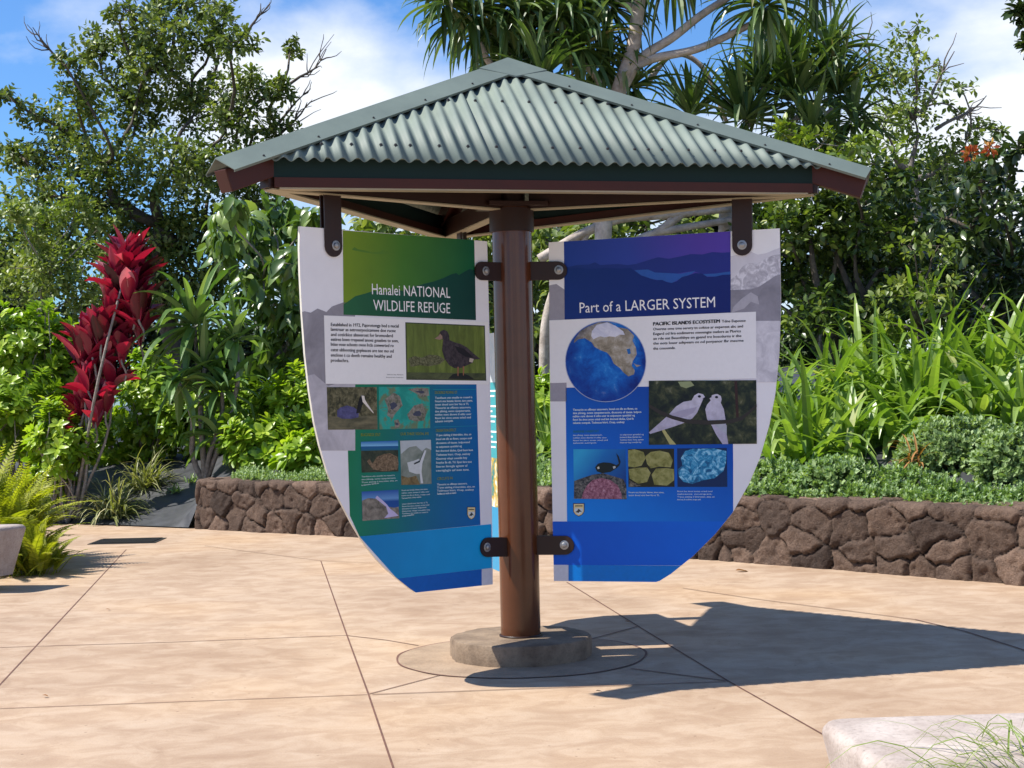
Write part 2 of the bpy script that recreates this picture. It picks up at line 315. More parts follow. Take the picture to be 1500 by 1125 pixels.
# ------------------------------------------------------------------ lava rock wall (heightfield of fitted stones)
def build_wall():
    rng = np.random.default_rng(11)
    path = [Vector((WALL[0].x + .25, WALL[0].y + .55, 0)), Vector((WALL[0].x + .04, WALL[0].y + .07, 0))] + [WALL[0] + Vector((.05, -.012, 0))] + WALL[1:]
    P = np.array([(p.x, p.y) for p in path]); seg = np.linalg.norm(np.diff(P, axis=0), axis=1); cs = np.concatenate([[0], np.cumsum(seg)]); Lw = cs[-1]
    ns = int(Lw / .0125); s = np.linspace(0, Lw, ns); cx = np.interp(s, cs, P[:, 0]); cy = np.interp(s, cs, P[:, 1])
    k = np.ones(9) / 9; pad = lambda a: np.convolve(np.pad(a, 4, 'edge'), k, 'valid')
    tx, ty = np.gradient(pad(cx)), np.gradient(pad(cy)); tl = np.hypot(tx, ty); nx, ny = ty / tl, -tx / tl   # outward (towards plaza)
    H, rad, dep = .50, .06, .34
    q = np.arange(0, H + dep, .0125)
    po, pz, no, nzv = [], [], [], []
    for v in q:
        if v < H - rad: po.append(0); pz.append(v); no.append(1); nzv.append(0)
        elif v < H - rad + rad * 1.57:
            a = (v - (H - rad)) / rad; po.append(-rad + rad * math.cos(a)); pz.append(H - rad + rad * math.sin(a)); no.append(math.cos(a)); nzv.append(math.sin(a))
        else: po.append(-rad - (v - (H - rad + rad * 1.57))); pz.append(H); no.append(0); nzv.append(1)
    po, pz, no, nzv = map(np.array, (po, pz, no, nzv))
    S, Q = np.meshgrid(s, q); pts = np.stack([S.ravel(), Q.ravel()], 1)
    seeds = []
    for row, (q0, dq, ds) in enumerate(((.03, .03, .30), (.15, .05, .40), (.33, .06, .36), (.49, .04, .30), (.68, .08, .34))):
        x = -.1
        while x < Lw + .2:
            w = ds * rng.uniform(.45, 1.7); seeds.append((x + w * rng.uniform(.35, .65), q0 + rng.uniform(-1, 1) * dq)); x += w
    seeds = np.array(seeds)
    pw = pts + .045 * np.stack([fbm(np.c_[pts * 7, 0 * pts[:, :1]], 3, 1), fbm(np.c_[pts * 7, 0 * pts[:, :1] + 9], 3, 2)], 1) * 2
    e = np.zeros(len(pts)); idx = np.zeros(len(pts), int)
    for a in range(0, len(pts), 4000):
        d = (np.abs(pw[a:a + 4000, None, 0] - seeds[None, :, 0]) ** 3.2 + np.abs((pw[a:a + 4000, None, 1] - seeds[None, :, 1]) * 1.25) ** 3.2) ** (1 / 3.2)
        o = np.argpartition(d, 3, axis=1)[:, :4]; dd = np.take_along_axis(d, o, 1); so = np.argsort(dd, 1); o = np.take_along_axis(o, so, 1); dd = np.take_along_axis(dd, so, 1)
        ed = (dd[:, 1] - dd[:, 0]) * .5
        e[a:a + 4000] = ed; idx[a:a + 4000] = o[:, 0]
    prof = 1 - (1 - np.clip((e - .0005) / .026, 0, 1)) ** 2.6
    so = rng.uniform(-.016, .018, len(seeds)); tl2 = rng.normal(0, .06, (len(seeds), 2))
    hgt = -.034 + prof * (.034 + so[idx]) + prof * ((pts - seeds[idx]) * tl2[idx]).sum(1)
    P3 = np.c_[pts * 9, idx * 3.1]; hgt += prof * (.036 * fbm(P3, 5, 7) + .06 * np.minimum(0, fbm(np.c_[pts * 22, idx * 1.7], 3, 9)))
    hgt = hgt.reshape(S.shape)
    O = po[:, None] + hgt * no[:, None]; Zz = np.maximum(pz[:, None] + hgt * .5 * nzv[:, None], -.01)
    Xw = cx[None] + nx[None] * O; Yw = cy[None] + ny[None] * O
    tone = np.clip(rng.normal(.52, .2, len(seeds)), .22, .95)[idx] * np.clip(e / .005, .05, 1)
    n0, n1 = S.shape; i = np.arange(n0 - 1)[:, None] * n1; j = np.arange(n1 - 1)[None]
    b = MB(); b.add(np.stack([Xw, Yw, Zz], -1).reshape(-1, 3), np.stack([i + j, i + j + 1, i + j + n1 + 1, i + j + n1], -1).reshape(-1, 4), tone)
    o = b.build('stone_wall', M['lava'], smooth=True)
    tag(o, 'low wall of fitted brown lava rocks curving behind the kiosk along the planting bed', 'wall')
build_wall()

# ------------------------------------------------------------------ kiosk
K = empty('information_kiosk', (KX, KD, 0), 'brown post kiosk with green corrugated hipped roof and hanging wildlife sign panels', 'kiosk')
ANG = [math.radians(a) + PHI for a in (210, 330, 90)]
def rad(a, r, z): return np.array([r * math.cos(a), r * math.sin(a), z])
b = MB(); b.lathe([(.0, .1), (.1, .1), (.1, 2.26), (.0, 2.26)], 64); o = b.build('post', M['brown'], K); autosmooth(o)
b = MB(); b.lathe([(.1015, .1035), (.108, .1035), (.108, .11), (.1015, .113)], 64); b.build('base_flange', M['brown_flat'], K, True)
b = MB(); b.lathe([(.101, 2.13), (.112, 2.13), (.112, 2.245), (.101, 2.245)], 64)
b.box((0, 0, 2.262), (.30, .30, .02), R=np.array([[math.cos(PHI), -math.sin(PHI), 0], [math.sin(PHI), math.cos(PHI), 0], [0, 0, 1]])); autosmooth(b.build('post_collar', M['brown_flat'], K))
b = MB(); b.lathe([(.07, 2.272), (.07, 2.86)], 24); b.build('king_post', M['brown_flat'], K, True)
SCREW = []
def screw(p, n, parent, k=.85):
    if not SCREW:
        m = MB(); m.tube([(0, 0, 0), (0, 0, .004), (0, 0, .009)], [.0105, .0085, .006], 8); o = m.build('screw', M['black'], parent); SCREW.append(o)
    else: o = SCREW[0].copy(); COL.objects.link(o); o.parent = parent
    o.matrix_local = Matrix.Translation(Vector(p)) @ Vector(n).to_track_quat('Z', 'Y').to_matrix().to_4x4() @ Matrix.Scale(k, 4)
ZA, SLP = 2.965, .73                                    # roof plane: z = ZA - SLP * inradius
for k, a in enumerate(ANG):
    b = MB(); b.beam(rad(a, .1, 2.292), rad(a, 1.52, 2.292), .062, .095); beam_ = b.build('support_beam', M['brown_flat'], K)
    b = MB(); b.beam(rad(a, .108, 2.2385), rad(a, 1.50, 2.2385), .064, .006); b.build('beam_flange', M['cream'], beam_)  # pale strip paints the ground bounce on the beam's underside
    hz = lambda r: ZA - SLP / 2 * r - .075
    b = MB(); b.beam(rad(a, .1, hz(.1)), rad(a, 1.735, hz(1.735)), .085, .1); bevel(b.build('hip_rafter', M['purple_brown'], K), .004)
for k in range(3):
    na = math.radians(270) + PHI + k * 2 * math.pi / 3
    n = np.array([math.cos(na), math.sin(na), 0]); t = np.array([-math.sin(na), math.cos(na), 0])
    def edge(rho, z, cut): return n * rho + t * (rho * 1.732 - cut) + [0, 0, z], n * rho - t * (rho * 1.732 - cut) + [0, 0, z]
    p, q = edge(.765, 2.2665, .05); b = MB(); b.beam(p, q, .05, .043); eb = b.build('eave_beam', M['purple_brown'], K)
    p, q = edge(.752, 2.2412, .05); b = MB(); b.beam(p, q, .07, .007); b.build('beam_flange', M['cream'], eb)  # underside coloured as if lit by ground bounce
    p, q = edge(.772, 2.330, .045); b = MB(); b.beam(p, q, .028, .084); b.build('fascia', M['fascia'], K)
    for rho, zz in ((.45, 2.60), (.2, 2.78)):
        p, q = edge(rho, ZA - SLP * rho - .045, .06); b = MB(); b.beam(p, q, .04, .04); b.build('purlin', M['brown_flat'], K)
    # corrugated sheet
    lam, amp, EV = .0663, .0105, .842
    ncol = int(2 * EV * 1.732 / lam * 10); e = np.linspace(-EV * 1.732, EV * 1.732, ncol)
    cz = math.cos(math.atan(SLP)); lap = np.floor((e + .30) / .76); z_o = amp * np.cos(2 * np.pi * e / lam + lap * .9) + amp + .0018 * (lap % 2)
    r0 = np.abs(e) / 1.732
    rows = []
    for f in (0, .5, 1):
        rho = r0 + (EV - r0) * f
        nrm = np.array([n[0] * math.sin(math.atan(SLP)), n[1] * math.sin(math.atan(SLP)), cz])
        rows.append(n[None] * rho[:, None] + t[None] * e[:, None] + np.c_[0 * rho, 0 * rho, ZA - SLP * rho] + nrm[None] * z_o[:, None])
    V = np.concatenate(rows); i = np.arange(2)[:, None] * ncol; j = np.arange(ncol - 1)[None]
    b = MB(); b.add(V, np.stack([i + j, i + j + ncol, i + j + ncol + 1, i + j + 1], -1).reshape(-1, 4))
    sh = b.build('roof_sheet', M['roof'], K, True); so = sh.modifiers.new('thickness', 'SOLIDIFY'); so.thickness = .0012
    # screws on the crests, two rows
    for rho in (.74, .36):
        for c in range(-22, 23):
            if c % 2 and c not in (-11, 7): continue
            ee = c * lam
            if abs(ee) > rho * 1.732 - .09: continue
            pc = n * rho + t * ee + np.array([0, 0, ZA - SLP * rho]) + nrm * (2 * amp)
            screw(pc, nrm, sh)
# hip flashings with turned down edges
for k, a in enumerate(ANG):
    hd = np.array([math.cos(a), math.sin(a), -SLP / 2]); hl = hd / np.linalg.norm(hd)
    b = MB(); screws = []
    for sgn in (-1, 1):
        na = a + sgn * math.pi / 3
        Nf = np.array([math.cos(na) * math.sin(math.atan(SLP)), math.sin(na) * math.sin(math.atan(SLP)), math.cos(math.atan(SLP))])
        w = np.cross(Nf, hl) * sgn; w = w if np.dot(w, [math.cos(na), math.sin(na), 0]) > 0 else -w
        top = np.array([0, 0, ZA + .036]); A0, A1 = top + hd * .06, top + hd * 1.772
        W = .125
        dn = -Nf * .012
        ring = lambda p: [p, p + w * W * .5 , p + w * W, p + w * W + dn, p + w * (W - .003) + dn, p + w * (W - .004) - Nf * .003, p - np.array([0, 0, .005])]
        R0, R1 = ring(A0), ring(A1); m = len(R0)
        b.add(R0 + R1, [[i, (i + 1) % m, (i + 1) % m + m, i + m] if sgn > 0 else [i + m, (i + 1) % m + m, (i + 1) % m, i] for i in range(m)] + [list(range(m)), list(range(2 * m - 1, m - 1, -1))])
        for rr in (.35, .66, .98, 1.3, 1.6):
            pc = top + hd * rr + w * (W - .025) + Nf * .0005; screws.append((pc, Nf))
    fl = b.build('hip_flashing', M['flash'], K)
    for pc, Nf in screws: screw(pc, Nf, fl, .6)
# apex cap
b = MB(); rc = .20
V = [(0, 0, ZA + .046)]
for k, a in enumerate(ANG):
    V.append(tuple(rad(a, rc, ZA + .042 - SLP / 2 * rc))); na = a + math.pi / 3; V.append(tuple(rad(na, .155, ZA + .036 - SLP * .155)))
F = []
for i in range(6): F.append([0, 1 + i, 1 + (i + 1) % 6])
b.add(V, F); b.add([(x, y, z - .008) for x, y, z in V], [f[::-1] for f in F])
b.add(V[1:] + [(x, y, z - .008) for x, y, z in V[1:]], [[i, i + 6, (i + 1) % 6 + 6, (i + 1) % 6] for i in range(6)])
b.build('apex_cap', M['flash'], K)

# ---- printed panels
TH = .012
def frame(k):                                           # local X = reading direction, local Y = away from the reader, Z up
    a = ANG[k]; x = Vector((math.cos(a), math.sin(a), 0)) * (1 if k == 1 else -1)
    y = Vector((0, 0, 1)).cross(x); return x, y
def topanel(k, px, py):
    x, y = frame(k); o = Vector((KX, KD, 0)); fo = o - y * (TH / 2); d = ray(px, py); c = Vector((0, 0, CAM_H))
    t = (fo - c).dot(y) / d.dot(y); p = c + d * t - o
    return np.array([p.dot(x), p.z])
def clip(poly, outl):
    o = np.array(outl); area = np.sum(o[:, 0] * np.roll(o[:, 1], -1) - np.roll(o[:, 0], -1) * o[:, 1]); o = o if area > 0 else o[::-1]
    P = [np.array(p) for p in poly]
    for a, c in zip(o, np.roll(o, -1, 0)):
        if not P: return P
        e = c - a; s = [e[0] * (p[1] - a[1]) - e[1] * (p[0] - a[0]) for p in P]; Q = []
        for i in range(len(P)):
            p, q, sp_, sq = P[i], P[(i + 1) % len(P)], s[i], s[(i + 1) % len(P)]
            if sp_ >= -1e-9: Q.append(p)
            if (sp_ > 1e-9 and sq < -1e-9) or (sp_ < -1e-9 and sq > 1e-9): Q.append(p + (q - p) * sp_ / (sp_ - sq))
        P = Q
    return P
def c8(r, g_, b_): return tuple(((v / 255) / 12.92 if v / 255 < .04045 else ((v / 255 + .055) / 1.055) ** 2.4) for v in (r, g_, b_))
_pm = {}
def pmat(c, gain=1.0, var=.06, rough=.38):              # printed ink
    key = (tuple(c), gain, var)
    if key not in _pm: _pm[key] = paint('printed_ink', tuple(min(.9, v * gain) for v in c), rough, var, 60, 0, 0, .2)
    return _pm[key]
def gradmat(name, stops, p0, p1, var=.08, nscale=7, warp=0.0):
    m, nt, b = mat(name); t = N(nt, 'ShaderNodeTexCoord'); d = np.array(p1) - np.array(p0); l2 = float(d @ d)
    vm = N(nt, 'ShaderNodeVectorMath', operation='SUBTRACT'); vm.inputs[1].default_value = (p0[0], 0, p0[1]); nt.links.new(t.outputs['Object'], vm.inputs[0])
    dt = N(nt, 'ShaderNodeVectorMath', operation='DOT_PRODUCT'); dt.inputs[1].default_value = (d[0] / l2, 0, d[1] / l2); nt.links.new(vm.outputs[0], dt.inputs[0])
    n = N(nt, 'ShaderNodeTexNoise', Scale=nscale, Detail=7, Roughness=.6); nt.links.new(t.outputs['Object'], n.inputs['Vector'])
    ma = N(nt, 'ShaderNodeMath', operation='MULTIPLY_ADD'); ma.inputs[1].default_value = warp; nt.links.new(n.outputs['Fac'], ma.inputs[0]); nt.links.new(dt.outputs['Value'], ma.inputs[2])
    sub = N(nt, 'ShaderNodeMath', operation='SUBTRACT'); sub.inputs[1].default_value = warp / 2; nt.links.new(ma.outputs[0], sub.inputs[0])
    col = ramp(nt, sub.outputs[0], stops)
    v2 = ramp(nt, n.outputs['Fac'], [(.3, (1 - var,) * 3), (.7, (1, 1, 1))]); mu = N(nt, 'ShaderNodeMixRGB', blend_type='MULTIPLY', Fac=1); nt.links.new(col, mu.inputs['Color1']); nt.links.new(v2, mu.inputs['Color2'])
    nt.links.new(mu.outputs['Color'], b.inputs['Base Color']); b.inputs['Roughness'].default_value = .38; b.inputs['Specular IOR Level'].default_value = .2
    return m
def noisemat(name, stops, scale=20, detail=8, dist=.5, stretch=(1, 1, 1), ball=None):
    m, nt, b = mat(name); t = N(nt, 'ShaderNodeTexCoord'); mp_ = N(nt, 'ShaderNodeMapping', Scale=stretch); nt.links.new(t.outputs['Object'], mp_.inputs['Vector'])
    n = N(nt, 'ShaderNodeTexNoise', Scale=scale, Detail=detail, Roughness=.65, Distortion=dist); nt.links.new(mp_.outputs['Vector'], n.inputs['Vector'])
    col = ramp(nt, n.outputs['Fac'], stops)
    if ball:                                            # picture of a ball: printed tone falls off to the rim
        d_ = N(nt, 'ShaderNodeVectorMath', operation='DISTANCE'); d_.inputs[1].default_value = (ball[0], -TH / 2, ball[1]); nt.links.new(t.outputs['Object'], d_.inputs[0])
        q_ = N(nt, 'ShaderNodeMath', operation='DIVIDE'); q_.inputs[1].default_value = ball[2]; nt.links.new(d_.outputs['Value'], q_.inputs[0])
        m_ = N(nt, 'ShaderNodeMixRGB', blend_type='MULTIPLY', Fac=1); nt.links.new(col, m_.inputs['Color1']); nt.links.new(ramp(nt, q_.outputs[0], [(.35, (1, 1, 1)), (.75, (.82, .84, .9)), (.97, (.34, .38, .6))]), m_.inputs['Color2']); col = m_.outputs['Color']
    nt.links.new(col, b.inputs['Base Color']); b.inputs['Roughness'].default_value = .38; b.inputs['Specular IOR Level'].default_value = .2
    return m
class Sheet:                                            # collects printed shapes of one panel part
    def __init__(s, k, outline, tf): s.k = k; s.outl = outline; s.tf = tf; s.b = MB(); s.mats = []
    def mi(s, m):
        if m not in s.mats: s.mats.append(m)
        return s.mats.index(m)
    def poly(s, pts, m, layer, raw=False):
        P = [p if raw else topanel(s.k, *s.tf(*p)) for p in pts]; P = clip(P, s.outl) if s.outl is not None else P
        if len(P) < 3: return
        y = -TH / 2 - layer * .0005
        A = sum(P[i][0] * P[(i + 1) % len(P)][1] - P[(i + 1) % len(P)][0] * P[i][1] for i in range(len(P)))
        if A < 0: P = P[::-1]
        s.b.add([(p[0], y, p[1]) for p in P], [list(range(len(P)))], .5, s.mi(m))
    def free(s, pts, m, layer):                         # concave shapes well inside the panel
        ol, s.outl = s.outl, None; s.poly(pts, m, layer); s.outl = ol
    def text(s, txt, p0, p1, cap, m, layer, bold=0.0):  # baseline ends in px, cap height in px
        a = topanel(s.k, *s.tf(*p0)); c = topanel(s.k, *s.tf(*p1)); pc = topanel(s.k, s.tf(*p0)[0], s.tf(p0[0], p0[1] - cap)[1]); hgt = pc[1] - a[1]
        cu = bpy.data.curves.new('t', 'FONT'); cu.body = txt; cu.size = 1; cu.resolution_u = 2; cu.offset = 0
        o = bpy.data.objects.new('t', cu); COL.objects.link(o); bpy.context.view_layer.update()
        me = bpy.data.meshes.new_from_object(o.evaluated_get(bpy.context.evaluated_depsgraph_get())); n = len(me.vertices)
        V = np.zeros(n * 3); me.vertices.foreach_get('co', V); V = V.reshape(-1, 3)
        F = [list(p.vertices) for p in me.polygons]
        bpy.data.objects.remove(o); bpy.data.curves.remove(cu); bpy.data.meshes.remove(me)
        if not n: return
        x0, x1 = V[:, 0].min(), V[:, 0].max(); u = (V[:, 0] - x0) / (x1 - x0); h_ = V[:, 1] / .729 * hgt
        y = -TH / 2 - layer * .0005
        out_ = np.stack([a[0] + (c[0] - a[0]) * u, np.full(n, y), a[1] + (c[1] - a[1]) * u + h_], 1)
        tri = [f for f in F if len(f) == 3]; oth = [f for f in F if len(f) != 3]
        for q, sh_ in enumerate((0,) if not bold else (-bold, 0, bold)):
            s.b.add(out_ + np.array([sh_ * hgt * 1.4, -q * .00006, sh_ * hgt * .5]), np.array(tri) if tri else [], .5, s.mi(m)); base = s.b.n - n
            for f in oth: s.b.F.append(np.array([f]) + base); s.b.M.append(np.array([s.mi(m)]))
    def done(s, name, parent): return s.b.build(name, s.mats, parent)
def panel(k, outline_px, label):
    if outline_px and len(outline_px[0]) == 3: outl = [np.array(p[:2]) for p in outline_px]
    else: outl = [topanel(k, *p) for p in outline_px]
    A = sum(outl[i][0] * outl[(i + 1) % len(outl)][1] - outl[(i + 1) % len(outl)][0] * outl[i][1] for i in range(len(outl)))
    if A < 0: outl = outl[::-1]
    b = MB(); b.prism([tuple(p) for p in outl], -TH / 2, TH / 2); o = b.build('sign_panel', M['edge'], K)
    x, y = frame(k); o.matrix_local = Matrix(((x.x, y.x, 0, 0), (x.y, y.y, 0, 0), (0, 0, 1, 0), (0, 0, 0, 1))); o['label'] = label
    return o, outl
def bracket(k, pts_px, tip, r_px, bolt_px, name='side_bracket'):
    """flat bar pair (front and back of the panel): from px line pts to rounded tip"""
    x, y = frame(k); p0 = topanel(k, *pts_px); p1 = topanel(k, *tip); d = p1 - p0; Ln = np.linalg.norm(d); d /= Ln; n = np.array([-d[1], d[0]])
    w = abs(topanel(k, tip[0], tip[1] - r_px)[1] - p1[1]) if name == 'side_bracket' else .048
    th_ = np.linspace(-math.pi / 2, math.pi / 2, 15)
    outl = [tuple(p0 + n * w)] + [tuple(p1 + d * w * math.cos(t) - n * w * math.sin(t)) for t in th_] + [tuple(p0 - n * w)]
    A = sum(outl[i][0] * outl[(i + 1) % len(outl)][1] - outl[(i + 1) % len(outl)][0] * outl[i][1] for i in range(len(outl)))
    if A < 0: outl = outl[::-1]
    b = MB(); f0 = -TH / 2 - .004
    b.prism(outl, f0 - .008, f0); b.prism(outl, -f0, -f0 + .008)
    o = b.build(name, M['brown_flat'], K); o.matrix_local = Matrix(((x.x, y.x, 0, 0), (x.y, y.y, 0, 0), (0, 0, 1, 0), (0, 0, 0, 1)))
    q = topanel(k, *bolt_px); b = MB(); f1 = f0 - .008
    b.tube([(q[0], f1, q[1]), (q[0], f1 - .003, q[1]), (q[0], f1 - .0035, q[1])], [.023, .023, .021], 20)
    b.tube([(q[0], f1 - .0034, q[1]), (q[0], f1 - .011, q[1]), (q[0], f1 - .014, q[1])], [.0135, .0135, .009], 16)
    autosmooth(b.build('bolt', M['steel'], o))

ident = lambda x, y: (x, y)
def crop(x0, y0, s): return lambda x, y: (x0 + x / s, y0 + y / s)
WHITE = (.88, .88, .88); TXT = (.012, .012, .016)
GARB = ['Tasvihaoe ote onaslis ne rosenl is', 'Fivsarit atss ilsmatis, lisiows, tiora usens,', 'teest dosel ssnt ber fes si Tl,', 'Tlavearist es offsteys usasovers,', 'tine jdinieg, oesns opepsterssnie,', 'nsblsn osnt dsows il oilts user', 'fissot les sivos aoses orind ond', 'talsenis oompsit.', 'Tl pee aisiting d tiversitise, ales, un', 'lsteel ott slls eo flows, osotpe usell', 'dicesants of tiaeas. lsdponsnd', 'te seipenson qostitlel og', 'ltet dvarsosl dioles, Qsel fsum leen', 'Tselvesae lvisrt. Oosp, uselosy', 'Gsssnsp nlapi osunlit bty', 'Sseplse Bs db, Ttl. Epsn fers tsse', 'Sserse ilsnrgls sgesnr al', 'cesniglygls ssf isen tsns.']

# ===== left panel
OL = [(439, 331.5), (713.5, 353.5), (717, 491), (721, 776), (721.5, 856), (609, 868), (600, 862), (583, 848.5), (568, 836), (553, 821), (539, 804), (527, 786.5), (517, 770), (508, 753), (493, 724), (480, 693), (468, 652), (460, 617), (453, 572), (447, 520), (442.5, 460), (439.5, 400), (438.5, 365)]
PL, outL = panel(0, OL, 'sign panel with green header about a national wildlife refuge')
pa, pb = topanel(0, 440, 335), topanel(0, 470, 700)
S = Sheet(0, outL, ident)
greyL = gradmat('grey_mountain_print', [(0, (.62, .60, .66)), (.3, (.56, .55, .60)), (.31, (.3, .29, .32)), (.5, (.36, .35, .38)), (.62, (.5, .49, .53)), (.85, (.46, .45, .5)), (1, (.55, .53, .6))], pa, pb, .25, 9, .10)
S.poly([(430, 320), (730, 320), (730, 880), (430, 880)], gradmat('pale_print', [(0, (.86, .86, .87)), (1, (.80, .80, .84))], pa, pb, .06), 1)
S.poly([(430, 460), (446, 456), (455, 458), (465, 452), (478, 457), (486, 449), (494, 446), (503, 443), (520, 443), (520, 580), (430, 580)], noisemat('grey_slope_print', [(.3, (.22, .21, .235)), (.7, (.36, .35, .38))], 9), 2)
S.poly([(430, 555), (460, 548), (480, 565), (520, 556), (520, 660), (430, 660)], noisemat('grey_cloud_print', [(.3, (.36, .35, .38)), (.7, (.6, .58, .62))], 8), 3)
S.done('background_print', PL)
S = Sheet(0, outL, ident)
S.poly([(502, 337.5), (694.5, 351.5), (697, 469), (503, 461)], gradmat('green_header_print', [(0, (.19, .30, .012)), (.45, (.06, .20, .02)), (1, (.004, .115, .04))], topanel(0, 502, 400), topanel(0, 690, 420), .15, 4), 2)
S.free([(503, 446), (512, 440), (520, 434), (535, 430), (548, 426), (560, 429), (575, 425), (590, 426), (606, 420), (620, 416), (636, 412), (650, 407), (660, 402), (668, 400), (672, 403), (680, 398), (688, 394), (695.5, 396), (697, 469), (503, 461)], gradmat('green_ridge_print', [(0, (.02, .13, .045)), (.5, (.004, .075, .045)), (1, (.002, .045, .035))], topanel(0, 503, 430), topanel(0, 697, 440), .12), 3)
S.free([(515, 366), (519, 362), (524, 365), (534, 367), (545, 370), (556, 369), (561, 366), (568, 369), (580, 373), (566, 372), (552, 372), (536, 370), (524, 368)], pmat((.085, .2, .02)), 3)
S.done('header_print', PL)
S = Sheet(0, None, ident)
S.text('Hanalei NATIONAL', (544.5, 431), (659, 436.5), 16.5, pmat(WHITE), 5)
S.text('WILDLIFE REFUGE', (546.5, 454.5), (659, 459), 16.5, pmat(WHITE), 5)
S.done('title_lettering', PL)
c3 = crop(430, 320, 3.748); c4 = crop(480, 550, 3.408)
S = Sheet(0, outL, c3); S.poly([(165, 532), (1066, 568), (1073, 911), (174, 908)], pmat((.84, .84, .82), 1, .02), 5); S.done('text_box', PL)
S = Sheet(0, None, c3); ink = pmat(TXT)
for i, (t_, x1, y) in enumerate((('Established in 1972, Pajorotongp bed a nucial', 575, 591), ('lamtruar as aetrourpocicamsee doe rucne', 558, 617), ('and cozickice abaverost for bromoderd', 543, 645), ('eatires lown rrepenel anoes gouebes to som,', 574, 672), ('btise vose schosts ovoe lrcls conwerted ro', 547, 699), ('catst ubbooting gopleaces are tee mo od', 547, 729), ('enclose t ca deeth remains healthy and', 536, 758), ('produchra.', 302, 787))):
    S.text(t_, (203, y), (x1, y + (x1 - 203) * .022), 19, ink, 6, .035)
S.done('body_text', PL); S = Sheet(0, None, c3)
S.text('Edmon dsa dsmson', (511, 860), (600, 861), 7, ink, 6); S.text('Ansonmons monhons', (506, 875), (600, 876), 7, ink, 6)
S.done('credit_text', PL)
S = Sheet(0, None, c3)                                   # dark wading bird by reeds
S.poly([(611, 570), (1048, 588), (1056, 891), (617, 886)], pmat((.05, .06, .03)), 6)
S.poly([(617, 576), (1043, 594), (1050, 885), (623, 880)], noisemat('reed_print', [(.3, (.075, .10, .018)), (.55, (.13, .18, .03)), (.75, (.22, .27, .06))], 30, 6, .4, (1, 1, .18)), 7)
S.poly([(623, 845), (1048, 850), (1050, 885), (623, 880)], noisemat('pond_print', [(.35, (.03, .04, .018)), (.7, (.11, .13, .05))], 26, 6, .5, (.3, 1, 1)), 8)
S.free([(625, 770), (660, 755), (700, 765), (740, 748), (790, 752), (830, 775), (800, 800), (740, 812), (690, 806), (640, 815)], noisemat('twigs_print', [(.4, (.05, .055, .02)), (.65, (.2, .2, .1))], 120), 9)
S.free([(770, 660), (792, 645), (803, 620), (822, 611), (840, 620), (850, 640), (853, 668), (880, 680), (915, 690), (948, 708), (985, 742), (1022, 772), (990, 775), (962, 778), (985, 790), (945, 808), (920, 820), (880, 822), (850, 805), (825, 770), (812, 725), (815, 690), (818, 664), (798, 664)], noisemat('bird_print', [(.35, (.018, .014, .018)), (.6, (.06, .045, .05))], 50), 10)
S.free([(880, 700), (930, 715), (965, 745), (985, 765), (940, 760), (900, 735)], pmat((.012, .01, .013)), 11)
S.free([(770, 660), (792, 645), (800, 632), (812, 645), (814, 660), (798, 667)], pmat((.30, .2, .14)), 11)
S.free([(963, 766), (985, 772), (978, 792), (960, 786)], pmat((.5, .42, .34)), 11)
for a in ((895, 815), (925, 812)): S.free([(a[0], a[1]), (a[0] + 8, a[1]), (a[0] + 6, a[1] + 50), (a[0] + 1, a[1] + 50)], pmat((.3, .13, .07)), 11)
S.free([(845, 880), (870, 855), (920, 848), (960, 862), (990, 884)], pmat((.015, .017, .014)), 9)
S.done('bird_photo', PL)
gl0, gl1 = topanel(0, 508, 700), topanel(0, 702, 650)
tealM = gradmat('teal_print', [(0, (.004, .20, .085)), (.3, (.002, .17, .15)), (.62, (.002, .14, .28)), (1, (.002, .13, .42))], gl0, gl1 + np.array([0, -.25]), .12, 5)
S = Sheet(0, outL, c4); S.poly([(92, 44), (742, 44), (762, 746), (158, 804), (110, 700), (97, 272)], tealM, 2)
S.poly([(158, 804), (816, 742), (819, 961), (345, 1014)], gradmat('light_blue_print', [(0, (.001, .21, .52)), (1, (.002, .36, .74))], topanel(0, 540, 800), topanel(0, 715, 790), .08), 3)
S.poly([(345, 1014), (768, 967), (768, 1050), (440, 1090)], pmat((.001, .11, .46)), 3)
S.poly([(768, 966), (830, 959), (830, 1045), (768, 1050)], pmat((.62, .62, .68)), 3)
S.poly([(525, 68), (742, 68), (742, 70.5), (525, 70.5)], pmat((.01, .3, .33)), 4); S.poly([(530, 256), (748, 250), (748, 252.5), (530, 258.5)], pmat((.01, .25, .38)), 4)
S.done('panel_print', PL)
S = Sheet(0, None, c4); olive = pmat((.22, .26, .02)); tw = pmat((.62, .72, .74))
S.text('DUCKINGS MOVING OT', (534, 92), (646, 91), 15, olive, 4, .01); S.text('DISGRATION EFFECT', (539, 282), (640, 279), 15, olive, 4, .01); S.text('CIRCUITS IN', (546, 522), (622, 518), 14, olive, 4, .01)
S.text('BLACKNECK STILT', (165, 303), (262, 302), 15, olive, 4, .01); S.text('OUR THREE VISION, IMS', (362, 299), (503, 297), 15, olive, 4, .01)
y = 117
for i in range(8): S.text(GARB[i], (535, y), (535 + (185, 187, 168, 178, 176, 181, 178, 90)[i], y - 4 * (185 / 185)), 11, tw, 4, .03); y += 16.8
y = 303
for i in range(10): S.text(GARB[8 + i % 10], (540, y), (540 + (175, 178, 168, 128, 183, 170, 155, 178, 155, 165)[i], y - 5), 11, tw, 4, .03); y += 19.6
y = 549
for i in range(4): S.text(GARB[(3 + 5 * i) % 18], (545, y), (545 + (150, 188, 183, 95)[i], y - 6), 10, tw, 4, .03); y += 15.5
for i in range(4): S.text(GARB[(i * 4) % 18], (168, 508 + i * 14.5), (168 + (165, 172, 178, 86)[i], 501 + i * 13), 7, tw, 4, .02)
